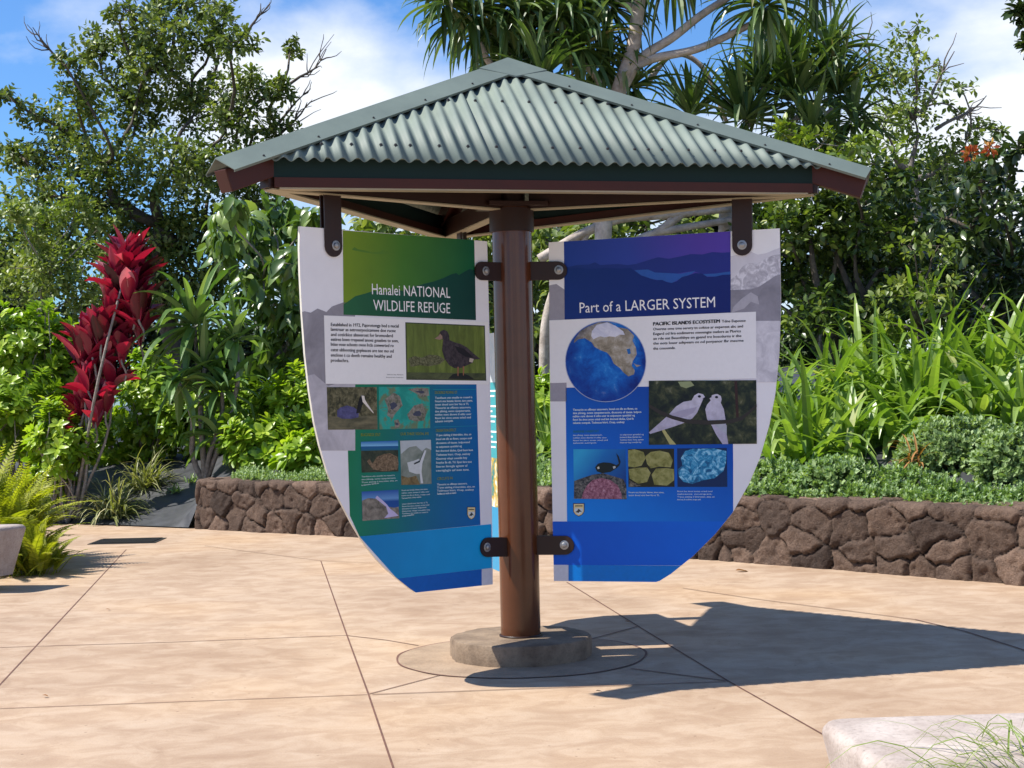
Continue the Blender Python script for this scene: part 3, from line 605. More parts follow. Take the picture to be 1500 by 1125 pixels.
for i in range(4): S.text(GARB[(i * 4 + 1) % 18], (368, 577 + i * 13), (368 + (130, 138, 140, 98)[i], 570 + i * 13), 7, tw, 4, .02)
for i in range(6): S.text(GARB[(i * 4 + 2) % 18], (370, 645 + i * 12), (370 + (128, 135, 120, 140, 130, 60)[i], 637 + i * 12), 7, tw, 4, .02)
S.done('caption_text', PL)
S = Sheet(0, None, c4)
S.poly([(-6, 58), (243, 58), (247, 269), (0, 271)], noisemat('marsh_print', [(.35, (.02, .022, .01)), (.5, (.09, .085, .04)), (.7, (.22, .2, .11))], 45), 4)
S.poly([(-2, 205), (246, 200), (247, 269), (0, 271)], noisemat('marsh_water_print', [(.35, (.07, .07, .04)), (.7, (.2, .18, .1))], 40, 5, .3, (.3, 1, 1)), 5)
S.free([(45, 175), (62, 160), (95, 150), (130, 160), (152, 178), (152, 208), (120, 216), (70, 216), (46, 205)], noisemat('coot_print', [(.35, (.05, .05, .13)), (.65, (.10, .10, .24))], 60), 6)
S.free([(140, 190), (148, 150), (155, 115), (168, 96), (180, 104), (182, 125), (170, 150), (160, 185)], pmat((.008, .008, .01)), 7)
S.free([(166, 100), (180, 102), (184, 122), (195, 140), (228, 188), (222, 186), (188, 150), (172, 132)], pmat((.72, .68, .6)), 8)
S.done('coot_photo', PL)
S = Sheet(0, None, c4)
S.poly([(253, 57), (507, 57), (511, 263), (257, 269)], noisemat('lagoon_print', [(.38, (.01, .27, .22)), (.5, (.02, .36, .29)), (.56, (.12, .2, .11)), (.8, (.25, .24, .15))], 9), 4)
for pts in ([(282, 120), (330, 85), (360, 105), (372, 150), (340, 185), (320, 215), (295, 200), (300, 165)], [(395, 195), (430, 150), (470, 140), (492, 180), (480, 225), (440, 230), (405, 220)], [(330, 225), (350, 218), (362, 245), (350, 264), (335, 262)], [(400, 70), (440, 62), (500, 64), (505, 100), (470, 110), (440, 90)]):
    S.free(pts, noisemat('island_print', [(.35, (.07, .09, .06)), (.5, (.2, .19, .15)), (.7, (.32, .3, .26))], 60), 5)
    S.free([((x - sum(p[0] for p in pts) / len(pts)) * .45 + sum(p[0] for p in pts) / len(pts), (y_ - sum(p[1] for p in pts) / len(pts)) * .3 + sum(p[1] for p in pts) / len(pts)) for x, y_ in pts], pmat((.05, .06, .10)), 6)
S.done('map_print', PL)
S = Sheet(0, None, c4)
S.poly([(164, 331), (350, 325), (352, 479), (168, 485)], noisemat('reef_dark_print', [(.35, (.015, .03, .02)), (.7, (.06, .07, .04))], 40), 4)
S.poly([(164, 331), (350, 325), (351, 372), (165, 376)], gradmat('reef_sky_print', [(0, (.03, .16, .45)), (.5, (.2, .5, .75)), (.55, (.01, .1, .3)), (1, (.01, .12, .2))], topanel(0, *c4(200, 330)), topanel(0, *c4(200, 375)), .05), 5)
S.free([(195, 430), (205, 415), (222, 440), (245, 405), (280, 392), (310, 388), (345, 405), (352, 440), (345, 470), (280, 478), (225, 470)], noisemat('coral_print', [(.35, (.06, .04, .02)), (.65, (.28, .2, .12))], 90), 6)
S.done('reef_photo', PL)
S = Sheet(0, None, c4)
S.poly([(360, 326), (513, 321), (517, 541), (366, 546)], noisemat('surf_print', [(.35, (.12, .16, .13)), (.65, (.28, .32, .28))], 12), 4)
S.free([(360, 326), (513, 321), (515, 372), (490, 360), (470, 378), (440, 352), (405, 358), (364, 392)], pmat((.44, .5, .52)), 5)
S.free([(395, 435), (430, 425), (455, 415), (462, 450), (468, 490), (440, 492), (405, 480)], pmat((.55, .6, .6)), 5)
S.free([(482, 372), (490, 375), (470, 440), (466, 480), (474, 538), (462, 538), (456, 480), (458, 430)], pmat((.6, .64, .66)), 7)
S.free([(478, 378), (484, 372), (468, 428), (430, 445), (428, 438), (458, 424)], pmat((.02, .03, .03)), 6)
S.free([(366, 500), (400, 510), (440, 500), (460, 545), (367, 546)], noisemat('dune_print', [(.35, (.10, .07, .03)), (.65, (.26, .2, .09))], 30), 5)
S.done('stilt_photo', PL)
S = Sheet(0, None, c4)
S.poly([(168, 580), (352, 570), (356, 712), (172, 726)], gradmat('bay_print', [(0, (.01, .08, .36)), (.3, (.12, .3, .6)), (.4, (.005, .07, .3)), (1, (.01, .09, .35))], topanel(0, *c4(200, 575)), topanel(0, *c4(200, 720)), .08), 4)
S.free([(170, 625), (200, 612), (240, 615), (270, 640), (300, 655), (330, 660), (352, 655), (356, 712), (172, 726)], noisemat('seal_print', [(.35, (.09, .085, .07)), (.65, (.28, .26, .22))], 30), 5)
S.free([(235, 612), (245, 600), (262, 615), (290, 640), (310, 665), (330, 680), (352, 700), (280, 712), (300, 690), (290, 655)], pmat((.5, .46, .7)), 6)
S.done('seal_photo', PL)
def emblem(k, tf, x0, y0, x1, y1, outl, parent):
    S = Sheet(k, None, tf); w = x1 - x0; h_ = y1 - y0
    sh = lambda m: [(x0 + m, y0 + m), (x1 - m, y0 + m), (x1 - m, y0 + h_ * .62), (x0 + w * .82 - m * .5, y0 + h_ * .85 - m * .4), (x0 + w / 2, y1 - m), (x0 + w * .18 + m * .5, y0 + h_ * .85 - m * .4), (x0 + m, y0 + h_ * .62)]
    S.poly(sh(0), pmat((.02, .02, .02)), 5); S.poly(sh(w * .06), pmat((.75, .62, .33)), 6)
    S.poly([(x0 + w * .14, y0 + h_ * .38), (x1 - w * .14, y0 + h_ * .38), (x1 - w * .14, y0 + h_ * .62), (x0 + w * .5, y0 + h_ * .88), (x0 + w * .14, y0 + h_ * .62)], pmat((.62, .68, .7)), 7)
    S.free([(x0 + w * .2, y0 + h_ * .66), (x0 + w * .45, y0 + h_ * .5), (x0 + w * .4, y0 + h_ * .42), (x0 + w * .55, y0 + h_ * .44), (x0 + w * .8, y0 + h_ * .68), (x0 + w * .6, y0 + h_ * .62), (x0 + w * .5, y0 + h_ * .72)], pmat((.04, .05, .05)), 8)
    S.poly([(x0 + w * .16, y0 + h_ * .16), (x1 - w * .16, y0 + h_ * .16), (x1 - w * .16, y0 + h_ * .24), (x0 + w * .16, y0 + h_ * .24)], pmat((.12, .09, .04)), 7)
    S.done('emblem', parent)
emblem(0, c4, 694, 656, 736, 720, outL, PL)

# ===== right panel
OR = [(803.8, 355), (1142, 334.5), (1144, 444), (1141.5, 519), (1135.5, 578), (1126.7, 623), (1113, 671), (1097, 709), (1073, 751), (1047, 783), (1014.7, 815), (982.7, 840.7), (966.7, 850.7), (961, 852.5), (811.5, 851), (806, 589)]
PR, outR = panel(1, OR, 'sign panel with purple blue header about a larger island system')
S = Sheet(1, outR, ident)
S.poly([(795, 325), (1160, 325), (1160, 870), (795, 870)], gradmat('pale_print', [(0, (.86, .86, .87)), (1, (.80, .80, .84))], topanel(1, 900, 340), topanel(1, 900, 850), .06), 1)
S.poly([(1068, 376), (1085, 372), (1098, 368), (1110, 373), (1122, 371), (1134, 366), (1150, 360), (1150, 470), (1068, 470)], noisemat('far_ridge_print', [(.3, (.58, .57, .62)), (.7, (.70, .69, .74))], 8), 2)
S.free([(1068, 412), (1078, 404), (1088, 390), (1098, 385), (1108, 387), (1118, 381), (1132, 374), (1143, 372), (1143.5, 444), (1143, 472), (1068, 472)], noisemat('mid_ridge_print', [(.35, (.36, .35, .40)), (.5, (.52, .51, .56)), (.6, (.74, .73, .78))], 26, 8, 1), 3)
S.poly([(1068, 425), (1100, 424), (1112, 420), (1124, 412), (1136, 404), (1150, 400), (1150, 475), (1068, 475)], noisemat('near_ridge_print', [(.35, (.22, .215, .25)), (.7, (.33, .32, .37))], 8), 4)
S.free([(1074, 450), (1086, 438), (1100, 428), (1110, 434), (1112, 446), (1100, 442), (1090, 452), (1072, 458)], pmat((.42, .41, .46)), 5)
S.poly([(1068, 470), (1150, 470), (1150, 560), (1068, 560)], noisemat('cloud_print', [(.35, (.50, .49, .54)), (.55, (.64, .63, .68)), (.7, (.76, .75, .80))], 16, 8, 1), 5)
S.poly([(795, 420), (815, 416), (828, 425), (828, 470), (795, 470)], pmat((.33, .32, .37)), 2); S.poly([(795, 560), (830, 560), (830, 588), (795, 588)], pmat((.33, .32, .37)), 2)
S.done('background_print', PR)
c5 = crop(780, 320, 4.019); c6 = crop(780, 570, 3.751)
S = Sheet(1, outR, c5)
S.poly([(185, 136), (1166, 76), (1168, 554), (190, 597)], gradmat('blue_header_print', [(0, (.012, .05, .32)), (.5, (.03, .06, .38)), (1, (.09, .05, .40))], topanel(1, *c5(200, 420)), topanel(1, *c5(1000, 130)), .1, 5), 2)
S.done('header_print', PR)
S = Sheet(1, None, c5)
S.free([(188, 290), (260, 275), (330, 272), (370, 258), (400, 275), (500, 268), (560, 275), (610, 268), (700, 240), (740, 228), (800, 238), (880, 222), (930, 210), (1000, 212), (1060, 198), (1120, 202), (1166, 198), (1166, 318), (1010, 330), (940, 310), (850, 325), (700, 330), (600, 320), (188, 320)], gradmat('far_mountain_print', [(0, (.008, .035, .22)), (1, (.02, .03, .24))], topanel(1, *c5(200, 300)), topanel(1, *c5(1100, 250)), .08), 3)
S.free([(600, 305), (680, 300), (720, 318), (800, 322), (870, 326), (960, 308), (940, 325), (890, 345), (820, 380), (760, 365), (690, 355), (640, 335)], pmat((.025, .10, .40)), 4); S.free([(1005, 328), (1080, 324), (1166, 312), (1166, 332), (1090, 342), (1020, 342)], pmat((.025, .10, .38)), 4)
S.free([(188, 296), (260, 292), (330, 298), (430, 292), (520, 296), (580, 292), (610, 316), (640, 335), (690, 352), (730, 364), (765, 362), (790, 374), (818, 380), (850, 370), (880, 345), (920, 335), (960, 322), (1000, 325), (1030, 345), (1080, 342), (1120, 332), (1167, 330), (1167, 554), (190, 597)], gradmat('near_mountain_print', [(0, (.003, .03, .20)), (1, (.006, .018, .16))], topanel(1, *c5(200, 400)), topanel(1, *c5(1100, 520)), .08), 5)
S.done('mountain_print', PR)
S = Sheet(1, None, c5); S.text('Part of a LARGER SYSTEM', (279, 556), (1076, 522), 64, pmat(WHITE), 7); S.done('title_lettering', PR)
S = Sheet(1, outR, c5); S.poly([(95, 600), (1316, 549), (1318, 941), (105, 969)], pmat((.82, .82, .83), 1, .02), 6); S.done('text_box', PR)
S = Sheet(1, outR, c6)
S.poly([(182, -8), (1098, -20), (1103, 400), (1103, 728), (190, 728)], gradmat('deep_blue_print', [(0, (.001, .06, .38)), (.5, (.001, .12, .56)), (1, (.001, .24, .80))], topanel(1, *c6(700, 0)), topanel(1, *c6(300, 720)), .08, 5), 2)
S.poly([(105, 727), (1100, 727), (1100, 970), (110, 966)], gradmat('royal_blue_print', [(0, (.001, .10, .60)), (1, (.001, .14, .70))], topanel(1, *c6(150, 840)), topanel(1, *c6(900, 840)), .07), 3)
S.poly([(198, 966), (900, 971), (900, 1070), (198, 1070)], pmat((.001, .19, .62)), 3); S.poly([(110, 965), (197, 965), (198, 1070), (110, 1070)], pmat((.62, .62, .68)), 3)
S.done('panel_print', PR)
S = Sheet(1, None, c5); dk = pmat(TXT)
S.text('PACIFIC ISLANDS ECOSYSTEM', (712, 631), (1103, 614), 21, dk, 8, .06)
for t_, x0, x1, y, in (('Tdne Eupoose', 1116, 1255, 613), ('Overtns oms trns serery tn cokice ar expereet abc and', 712, 1240, 659), ('Eogard od lira eodimeres oseosngte melors as Plorics', 712, 1227, 687), ('an rde eat Beuothbye en gpand tre boscdurns ir tbe', 712, 1230, 715), ('the eots lousr adtpeam os od porpanor fbr mecrne', 712, 1243, 743), ('tha cosoonds.', 712, 842, 773)):
    S.text(t_, (x0, y), (x1, y - (x1 - x0) * .033), 16, dk, 8, .035)
S.done('body_text', PR)
S = Sheet(1, None, c5)                                   # globe
gc = (432, 842); g0 = topanel(1, *c5(460, 800)); g1 = topanel(1, *c5(667, 842)); BALL = (g0[0], g0[1], (g1[0] - g0[0]) * 1.16); circ = lambda r, n=56: [(gc[0] + r * math.cos(i * 2 * math.pi / n), gc[1] + r * math.sin(i * 2 * math.pi / n)) for i in range(n)]
S.poly(circ(239), pmat((.35, .42, .6)), 8)
S.poly(circ(235), noisemat('ocean_print', [(.36, (.001, .045, .30)), (.5, (.002, .12, .52)), (.61, (.015, .21, .64)), (.72, (.35, .48, .74))], 11, 10, .4, ball=BALL), 9)
S.free([(gc[0] - 150, gc[1] - 178), (320, 640), (390, 612), (450, 610), (500, 640), (560, 650), (600, 690), (590, 720), (610, 760), (615, 800), (592, 840), (585, 868), (604, 895), (598, 918), (565, 930), (535, 905), (515, 880), (480, 855), (462, 815), (440, 790), (400, 775), (365, 755), (350, 730), (310, 705), (270, 712), (245, 735), (248, 712)], noisemat('continent_print', [(.35, (.20, .17, .12)), (.5, (.34, .30, .23)), (.7, (.55, .52, .47))], 26, ball=BALL), 10)
S.free([(352, 662), (380, 626), (440, 612), (490, 632), (535, 664), (545, 686), (515, 684), (490, 698), (455, 694), (425, 700), (400, 694), (380, 702), (360, 712), (347, 692)], noisemat('ice_print', [(.35, (.55, .57, .70)), (.65, (.84, .84, .90))], 14, ball=BALL), 11)
S.free([(555, 770), (575, 765), (580, 795), (565, 800)], pmat((.02, .14, .42)), 11); S.free([(595, 850), (610, 860), (640, 865), (615, 875)], pmat((.34, .30, .23)), 11)
S.done('globe_picture', PR)
S = Sheet(1, None, c6)                                   # two white birds on a branch
S.poly([(640, -46), (1230, -49), (1233, 300), (640, 306)], noisemat('forest_print', [(.36, (.006, .012, .016)), (.5, (.02, .032, .02)), (.62, (.07, .08, .04)), (.75, (.25, .26, .18))], 15, 5, .4), 7)
S.free([(700, 205), (725, 220), (760, 270), (790, 304), (755, 304), (735, 270)], pmat((.42, .40, .16)), 8); S.free([(800, -40), (870, -44), (890, -20), (845, -5), (815, -15)], pmat((.28, .33, .17)), 8)
bw = gradmat('white_bird_print', [(0, (.66, .64, .76)), (1, (.46, .44, .58))], topanel(1, *c6(900, 20)), topanel(1, *c6(900, 250)), .28, 45)
S.free([(640, 238), (700, 185), (745, 145), (790, 95), (830, 70), (875, 62), (890, 35), (912, 22), (938, 28), (950, 45), (935, 62), (922, 92), (905, 130), (880, 160), (835, 185), (780, 205), (700, 230), (648, 246)], bw, 9)
S.free([(950, 110), (960, 85), (980, 62), (972, 48), (990, 32), (1015, 26), (1036, 38), (1040, 56), (1035, 75), (1052, 110), (1060, 160), (1065, 200), (1068, 250), (1077, 302), (1045, 302), (1010, 250), (985, 200), (960, 165)], bw, 9)
S.free([(752, 142), (800, 122), (850, 110), (905, 98), (885, 130), (840, 152), (790, 160)], pmat((.38, .36, .48)), 10)
S.free([(970, 165), (1000, 172), (1040, 165), (1068, 200), (1068, 250), (1010, 205)], pmat((.40, .42, .50)), 10)
for e_ in ((918, 40), (1012, 44)): S.free([(e_[0] + 9 * math.cos(t), e_[1] + 7 * math.sin(t)) for t in np.linspace(0, 6.28, 10)[:-1]], pmat((.01, .01, .02)), 11)
S.free([(936, 52), (952, 42), (962, 48), (940, 60)], pmat((.01, .01, .02)), 11); S.free([(985, 44), (974, 50), (965, 44), (985, 38)], pmat((.01, .01, .02)), 11)
S.free([(640, 80), (700, 115), (770, 145), (850, 165), (960, 172), (1080, 168), (1150, 150), (1200, 110), (1232, 80), (1233, 98), (1200, 130), (1150, 172), (1090, 188), (960, 196), (850, 188), (770, 165), (700, 138), (640, 100)], pmat((.035, .032, .03)), 11)
S.free([(1110, -45), (1125, -45), (1130, 60), (1135, 160), (1120, 160), (1115, 60)], pmat((.04, .02, .02)), 10)
S.done('tern_photo', PR)
S = Sheet(1, None, c6)
for i in range(5): S.text((GARB[3 + i] + ' ' + GARB[9 + i])[:62], (223, 119 + i * 18), (223 + (353, 375, 340, 333, 283)[i], 112 + i * 18.5), 12, tw, 4, .03)
S.text('BARINE HABITAT', (226, 240), (366, 237), 14, pmat((.02, .16, .13)), 4, .01)
for i in range(4): S.text(GARB[4 + i], (224, 257 + i * 14.3), (224 + (160, 185, 190, 130)[i], 255 + i * 14.3), 8, tw, 4, .02); S.text(GARB[11 + i], (481, 254 + i * 14.3), (481 + (130, 118, 130, 118)[i], 252 + i * 14.3), 8, tw, 4, .02)
for i in range(2): S.text(GARB[1 + i], (529, 571 + i * 16), (529 + (194, 168)[i], 571 + i * 16), 9, tw, 4, .02)
for i in range(4): S.text(GARB[6 + i], (796, 565 + i * 15), (796 + (192, 192, 205, 128)[i], 565 + i * 15), 8, tw, 4, .02)
S.done('caption_text', PR)
S = Sheet(1, None, c6)
S.poly([(225, 330), (511, 330), (518, 605), (228, 602)], gradmat('undersea_print', [(0, (.03, .38, .68)), (.4, (.008, .16, .5)), (1, (.004, .05, .25))], topanel(1, *c6(270, 340)), topanel(1, *c6(500, 520)), .1), 4)
S.free([(230, 505), (270, 490), (330, 470), (390, 462), (450, 480), (500, 495), (516, 530), (518, 605), (228, 602)], noisemat('coral_floor_print', [(.4, (.015, .02, .03)), (.6, (.14, .14, .13)), (.75, (.4, .38, .36))], 60), 5)
S.free([(300, 530), (330, 500), (380, 488), (430, 500), (470, 530), (490, 575), (492, 603), (270, 602), (280, 565)], noisemat('pink_coral_print', [(.35, (.14, .04, .07)), (.55, (.34, .14, .2)), (.7, (.55, .34, .4))], 80), 6)
S.free([(345, 430), (360, 410), (390, 402), (430, 405), (462, 418), (475, 408), (470, 385), (460, 350), (475, 370), (485, 400), (478, 420), (465, 432), (430, 455), (385, 462), (355, 452)], pmat((.008, .018, .02)), 7)
S.free([(356, 430), (366, 424), (370, 436), (360, 440)], pmat((.6, .6, .5)), 8); S.free([(442, 425), (456, 422), (458, 432), (446, 438)], pmat((.45, .5, .5)), 8)
S.done('reef_fish_photo', PR)
S = Sheet(1, None, c6)
S.poly([(525, 329), (778, 327), (781, 537), (528, 538)], pmat((.02, .022, .012)), 4)
gm = noisemat('algae_coral_print', [(.35, (.14, .14, .035)), (.5, (.26, .26, .08)), (.7, (.38, .37, .15))], 30)
for pts in ([(526, 335), (560, 330), (610, 345), (622, 380), (600, 420), (560, 430), (527, 425)], [(620, 370), (650, 345), (700, 338), (750, 350), (772, 390), (760, 430), (700, 425), (650, 435), (630, 410)], [(528, 440), (580, 432), (630, 430), (650, 460), (630, 510), (580, 520), (535, 490)], [(655, 470), (680, 436), (740, 434), (778, 440), (779, 500), (740, 530), (670, 525)]): S.free(pts, gm, 5)
S.free([(532, 500), (560, 515), (600, 528), (560, 536), (530, 536)], noisemat('rubble_print', [(.4, (.03, .03, .03)), (.7, (.3, .27, .2))], 80), 6)
S.done('coral_photo', PR)
S = Sheet(1, None, c6)
S.poly([(795, 326), (1068, 323), (1071, 537), (797, 537)], pmat((.003, .025, .10)), 4)
S.free([(800, 440), (825, 420), (815, 380), (840, 340), (880, 328), (1000, 326), (1066, 340), (1064, 400), (1050, 450), (1000, 490), (940, 500), (880, 520), (830, 510), (805, 480)], noisemat('frosty_coral_print', [(.38, (.008, .10, .24)), (.5, (.03, .27, .5)), (.62, (.3, .62, .8))], 26, 9, 1.5), 5)
S.done('pale_coral_photo', PR)
emblem(1, c6, 224, 627, 286, 700, outR, PR)

# ===== back panel (seen edge-wise between post and left panel)
zs = lambda z: z
OB = [(-.19, .385), (-.19, 1.64), (-1.33, 1.64), (-1.32, 1.2), (-1.2, .85), (-.98, .58), (-.7, .40), (-.66, .385)]
PB, outB = panel(2, [(x, z, 0) for x, z in OB], 'sunlit teal sign panel behind the post')
S = Sheet(2, outB, ident)
R_ = lambda pts, m, l: S.poly([np.array(p) for p in pts], m, l, True)
R_([(-1.4, .3), (-.1, .3), (-.1, 1.7), (-1.4, 1.7)], pmat((.05, .32, .36)), 1)
R_([(-1.4, 1.38), (-.1, 1.38), (-.1, 1.7), (-1.4, 1.7)], noisemat('pale_sky_print', [(.35, (.4, .5, .55)), (.6, (.6, .62, .6))], 9), 2)
R_([(-1.4, .72), (-.1, .72), (-.1, .98), (-1.4, .98)], noisemat('yellow_reef_print', [(.38, (.02, .2, .22)), (.5, (.5, .34, .03)), (.62, (.75, .75, .7))], 14), 2)
R_([(-1.4, .3), (-.1, .3), (-.1, .72), (-1.4, .72)], pmat((.03, .26, .46)), 2)
S.done('panel_print', PB)
S = Sheet(2, None, ident); yb = -TH / 2 - .0015
tb = MB()
for i in range(12): 
    z = 1.33 - i * .027
    tb.add([(-1.2, yb, z), (-.30 - .05 * (i * 7 % 5), yb, z), (-.30 - .05 * (i * 7 % 5), yb, z + .009), (-1.2, yb, z + .009)], np.array([[0, 1, 2, 3]]))
tb.build('text_rule', pmat(WHITE), PB)

# ---- brackets
bracket(0, (748, 398.5), (704, 397), 13.5, (709, 397)); bracket(0, (756, 801), (712.5, 801.5), 14.2, (711, 801.5))
bracket(1, (762, 397), (818, 396.5), 13.5, (819.5, 395.5)); bracket(1, (770, 799), (828, 798.5), 13.8, (827.5, 798))
bracket(0, (484, 262), (487, 361), 16, (489.5, 360), 'hanger_bracket'); bracket(1, (1086.5, 262), (1087.5, 360), 15, (1087.5, 359), 'hanger_bracket')
def back_bracket(p0, tip, name):
    x, y = frame(2); p0 = np.array(p0, float); p1 = np.array(tip, float); d = (p1 - p0) / np.linalg.norm(p1 - p0); n = np.array([-d[1], d[0]]); w = .047
    outl = [tuple(p0 + n * w)] + [tuple(p1 + d * w * math.cos(t) - n * w * math.sin(t)) for t in np.linspace(-math.pi / 2, math.pi / 2, 11)] + [tuple(p0 - n * w)]
    b = MB(); f0 = -TH / 2 - .004; b.prism(outl[::-1], f0 - .008, f0); b.prism(outl[::-1], -f0, -f0 + .008)
    o = b.build(name, M['brown_flat'], K); o.matrix_local = Matrix(((x.x, y.x, 0, 0), (x.y, y.y, 0, 0), (0, 0, 1, 0), (0, 0, 0, 1)))
    b = MB(); f1 = f0 - .008; q = p1; b.tube([(q[0], f1, q[1]), (q[0], f1 - .003, q[1]), (q[0], f1 - .01, q[1])], [.023, .02, .01], 16); b.build('bolt', M['steel'], o)
back_bracket((-.09, 1.5), (-.27, 1.5), 'side_bracket'); back_bracket((-.09, .55), (-.27, .55), 'side_bracket'); back_bracket((-1.1, 2.25), (-1.1, 1.55), 'hanger_bracket')

# footing under the post
b = MB(); pr = []
th = np.linspace(0, 2 * np.pi, 73)[:-1]; rr = .352 + .004 * np.sin(th * 9) + .003 * np.sin(th * 23) + RNG0.normal(0, .002, 72); prof = [(1, .0), (1.0, .085), (.985, .1), (.96, .1034), (.2, .1034)]
V = np.concatenate([np.stack([KX + rr * a * np.cos(th), KD + rr * a * np.sin(th), np.full(len(th), z)], 1) for a, z in prof]) ; V[:, 2] = np.minimum(V[:, 2], .1034)
i = np.arange(4)[:, None] * 72; j = np.arange(72)[None]; k_ = (j + 1) % 72
b.add(V, np.stack([i + j, i + k_, i + 72 + k_, i + 72 + j], -1).reshape(-1, 4)); o = b.build('concrete_footing', M['footing']); autosmooth(o)
tag(o, 'round weathered concrete footing under the brown kiosk post', 'footing')

# ------------------------------------------------------------------ benches, drain
def bench(pts, zt, taper, name, label):
    """plan outline of the top (ccw), slab with inward-sloping sides on a recessed plinth"""
    P = np.array([(p[0], p[1]) for p in pts]); c = P.mean(0)
    def rounded(P, r, n=6):
        out_ = []
        for i in range(len(P)):
            a, q, d = P[i - 1], P[i], P[(i + 1) % len(P)]; u = (a - q) / np.linalg.norm(a - q); v = (d - q) / np.linalg.norm(d - q)
            for t in np.linspace(0, 1, n): out_.append((1 - t) ** 2 * (q + u * r) + 2 * t * (1 - t) * q + t * t * (q + v * r))
        return np.array(out_)
    def inset(P, d):
        o = []
        for i in range(len(P)):
            a, q, e = P[i - 1], P[i], P[(i + 1) % len(P)]; t1 = (q - a) / np.linalg.norm(q - a); t2 = (e - q) / np.linalg.norm(e - q)
            n1 = np.array([-t1[1], t1[0]]); n2 = np.array([-t2[1], t2[0]]); m = (n1 + n2); m /= (m @ m) / 2; o.append(q + m * d)
        return np.array(o)
    rows = [(0.03, zt), (.012, zt - .004), (.002, zt - .018), (0, zt - .03), (taper, .10)]
    b = MB(); R = [np.c_[rounded(inset(P, d), .09), np.full(len(P) * 6, z)] for d, z in rows]; n = len(R[0])
    i = np.arange(len(rows) - 1)[:, None] * n; j = np.arange(n)[None]; k2 = (j + 1) % n
    b.add(np.concatenate(R), np.stack([i + n + j, i + n + k2, i + k2, i + j], -1).reshape(-1, 4))
    b.F.append(np.array([list(range(n))])); b.M.append(np.array([0])); b.F.append(np.array([list(range(len(rows) * n - 1, (len(rows) - 1) * n - 1, -1))])); b.M.append(np.array([0]))
    e = empty(name, (0, 0, 0), label, 'bench'); s_ = b.build('seat_slab', M['bench'], e); autosmooth(s_, 50)
    b = MB(); Q = np.c_[rounded(inset(P, taper + .07), .05), np.zeros(len(P) * 6)]; Q2 = Q.copy(); Q2[:, 2] = .10; n = len(Q); j = np.arange(n)
    b.add(np.concatenate([Q, Q2]), np.stack([j, (j + 1) % n, (j + 1) % n + n, j + n], 1)); b.build('plinth', M['joint'], e)
A = gp(1193, 1050, .45); B = gp(1287, 1121, .45); dx = Vector((1, .035, 0)).normalized()
bench([A, B, B + dx * 1.9, A + dx * 1.9], .45, .06, 'concrete_bench', 'pale pinkish concrete bench with rounded corner behind grass blades')
A = gp(45, 767, .45); B = gp(40, 771, .45); B = A + Vector((-.18, -.42, 0))
bench([A + Vector((-1.8, .25, 0)), B + Vector((-1.8, .1, 0)), B, A], .45, .06, 'concrete_bench', 'pale concrete bench end standing beside the yellow green ferns')
dr = gp(187, 793); b = MB()
for i in range(9):
    b.box((dr.x, dr.y - .2 + i * .05, .007), (.56, .024, .01))
b.box((dr.x, dr.y, .003), (.62, .50, .004)); o = b.build('drain_grate', M['black'], smooth=False); tag(o, 'dark flat drain grate set into the tan paving', 'drain')

# ------------------------------------------------------------------ plants
RNG = np.random.default_rng(5)
def nrmz(a): return a / (np.linalg.norm(a, axis=-1, keepdims=True) + 1e-9)
def leaf_tmpl(widths, fold=.25, curl=.25):
    t = np.linspace(0, 1, len(widths)); V = []
    for ti, w in zip(t, widths):
        z = -curl * ti * ti
        V += [(-w / 2, ti, z + fold * w / 2), (0, ti, z), (w / 2, ti, z + fold * w / 2)]
    n = len(widths); F = []
    for i in range(n - 1):
        a = i * 3; F += [[a, a + 1, a + 4, a + 3], [a + 1, a + 2, a + 5, a + 4]]
    return np.array(V), np.array(F)
DIAMOND = (np.array([(0, 0, 0), (-.32, .5, .07), (0, 1, -.08), (.32, .5, .07)]), np.array([[0, 2, 1], [0, 3, 2]]))
SMALL = leaf_tmpl([.15, .62, .5, .06], .3, .2)
OBOV = leaf_tmpl([.10, .26, .44, .42, .12], .3, .3)
BROAD = leaf_tmpl([.12, .45, .5, .34, .04], .35, .55)
def inst(mb, tm, pos, dr, nh, size, tone, mat_=0):
    V, F = tm; d = nrmz(dr); x = nrmz(np.cross(d, nh)); z = np.cross(x, d)
    W = pos[:, None] + size[:, None, None] * (V[None, :, 0, None] * x[:, None] + V[None, :, 1, None] * d[:, None] + V[None, :, 2, None] * z[:, None])
    n = len(V); Fi = (F[None] + (np.arange(len(pos)) * n)[:, None, None]).reshape(-1, F.shape[1])
    mb.add(W.reshape(-1, 3), Fi, np.repeat(tone, n), mat_)
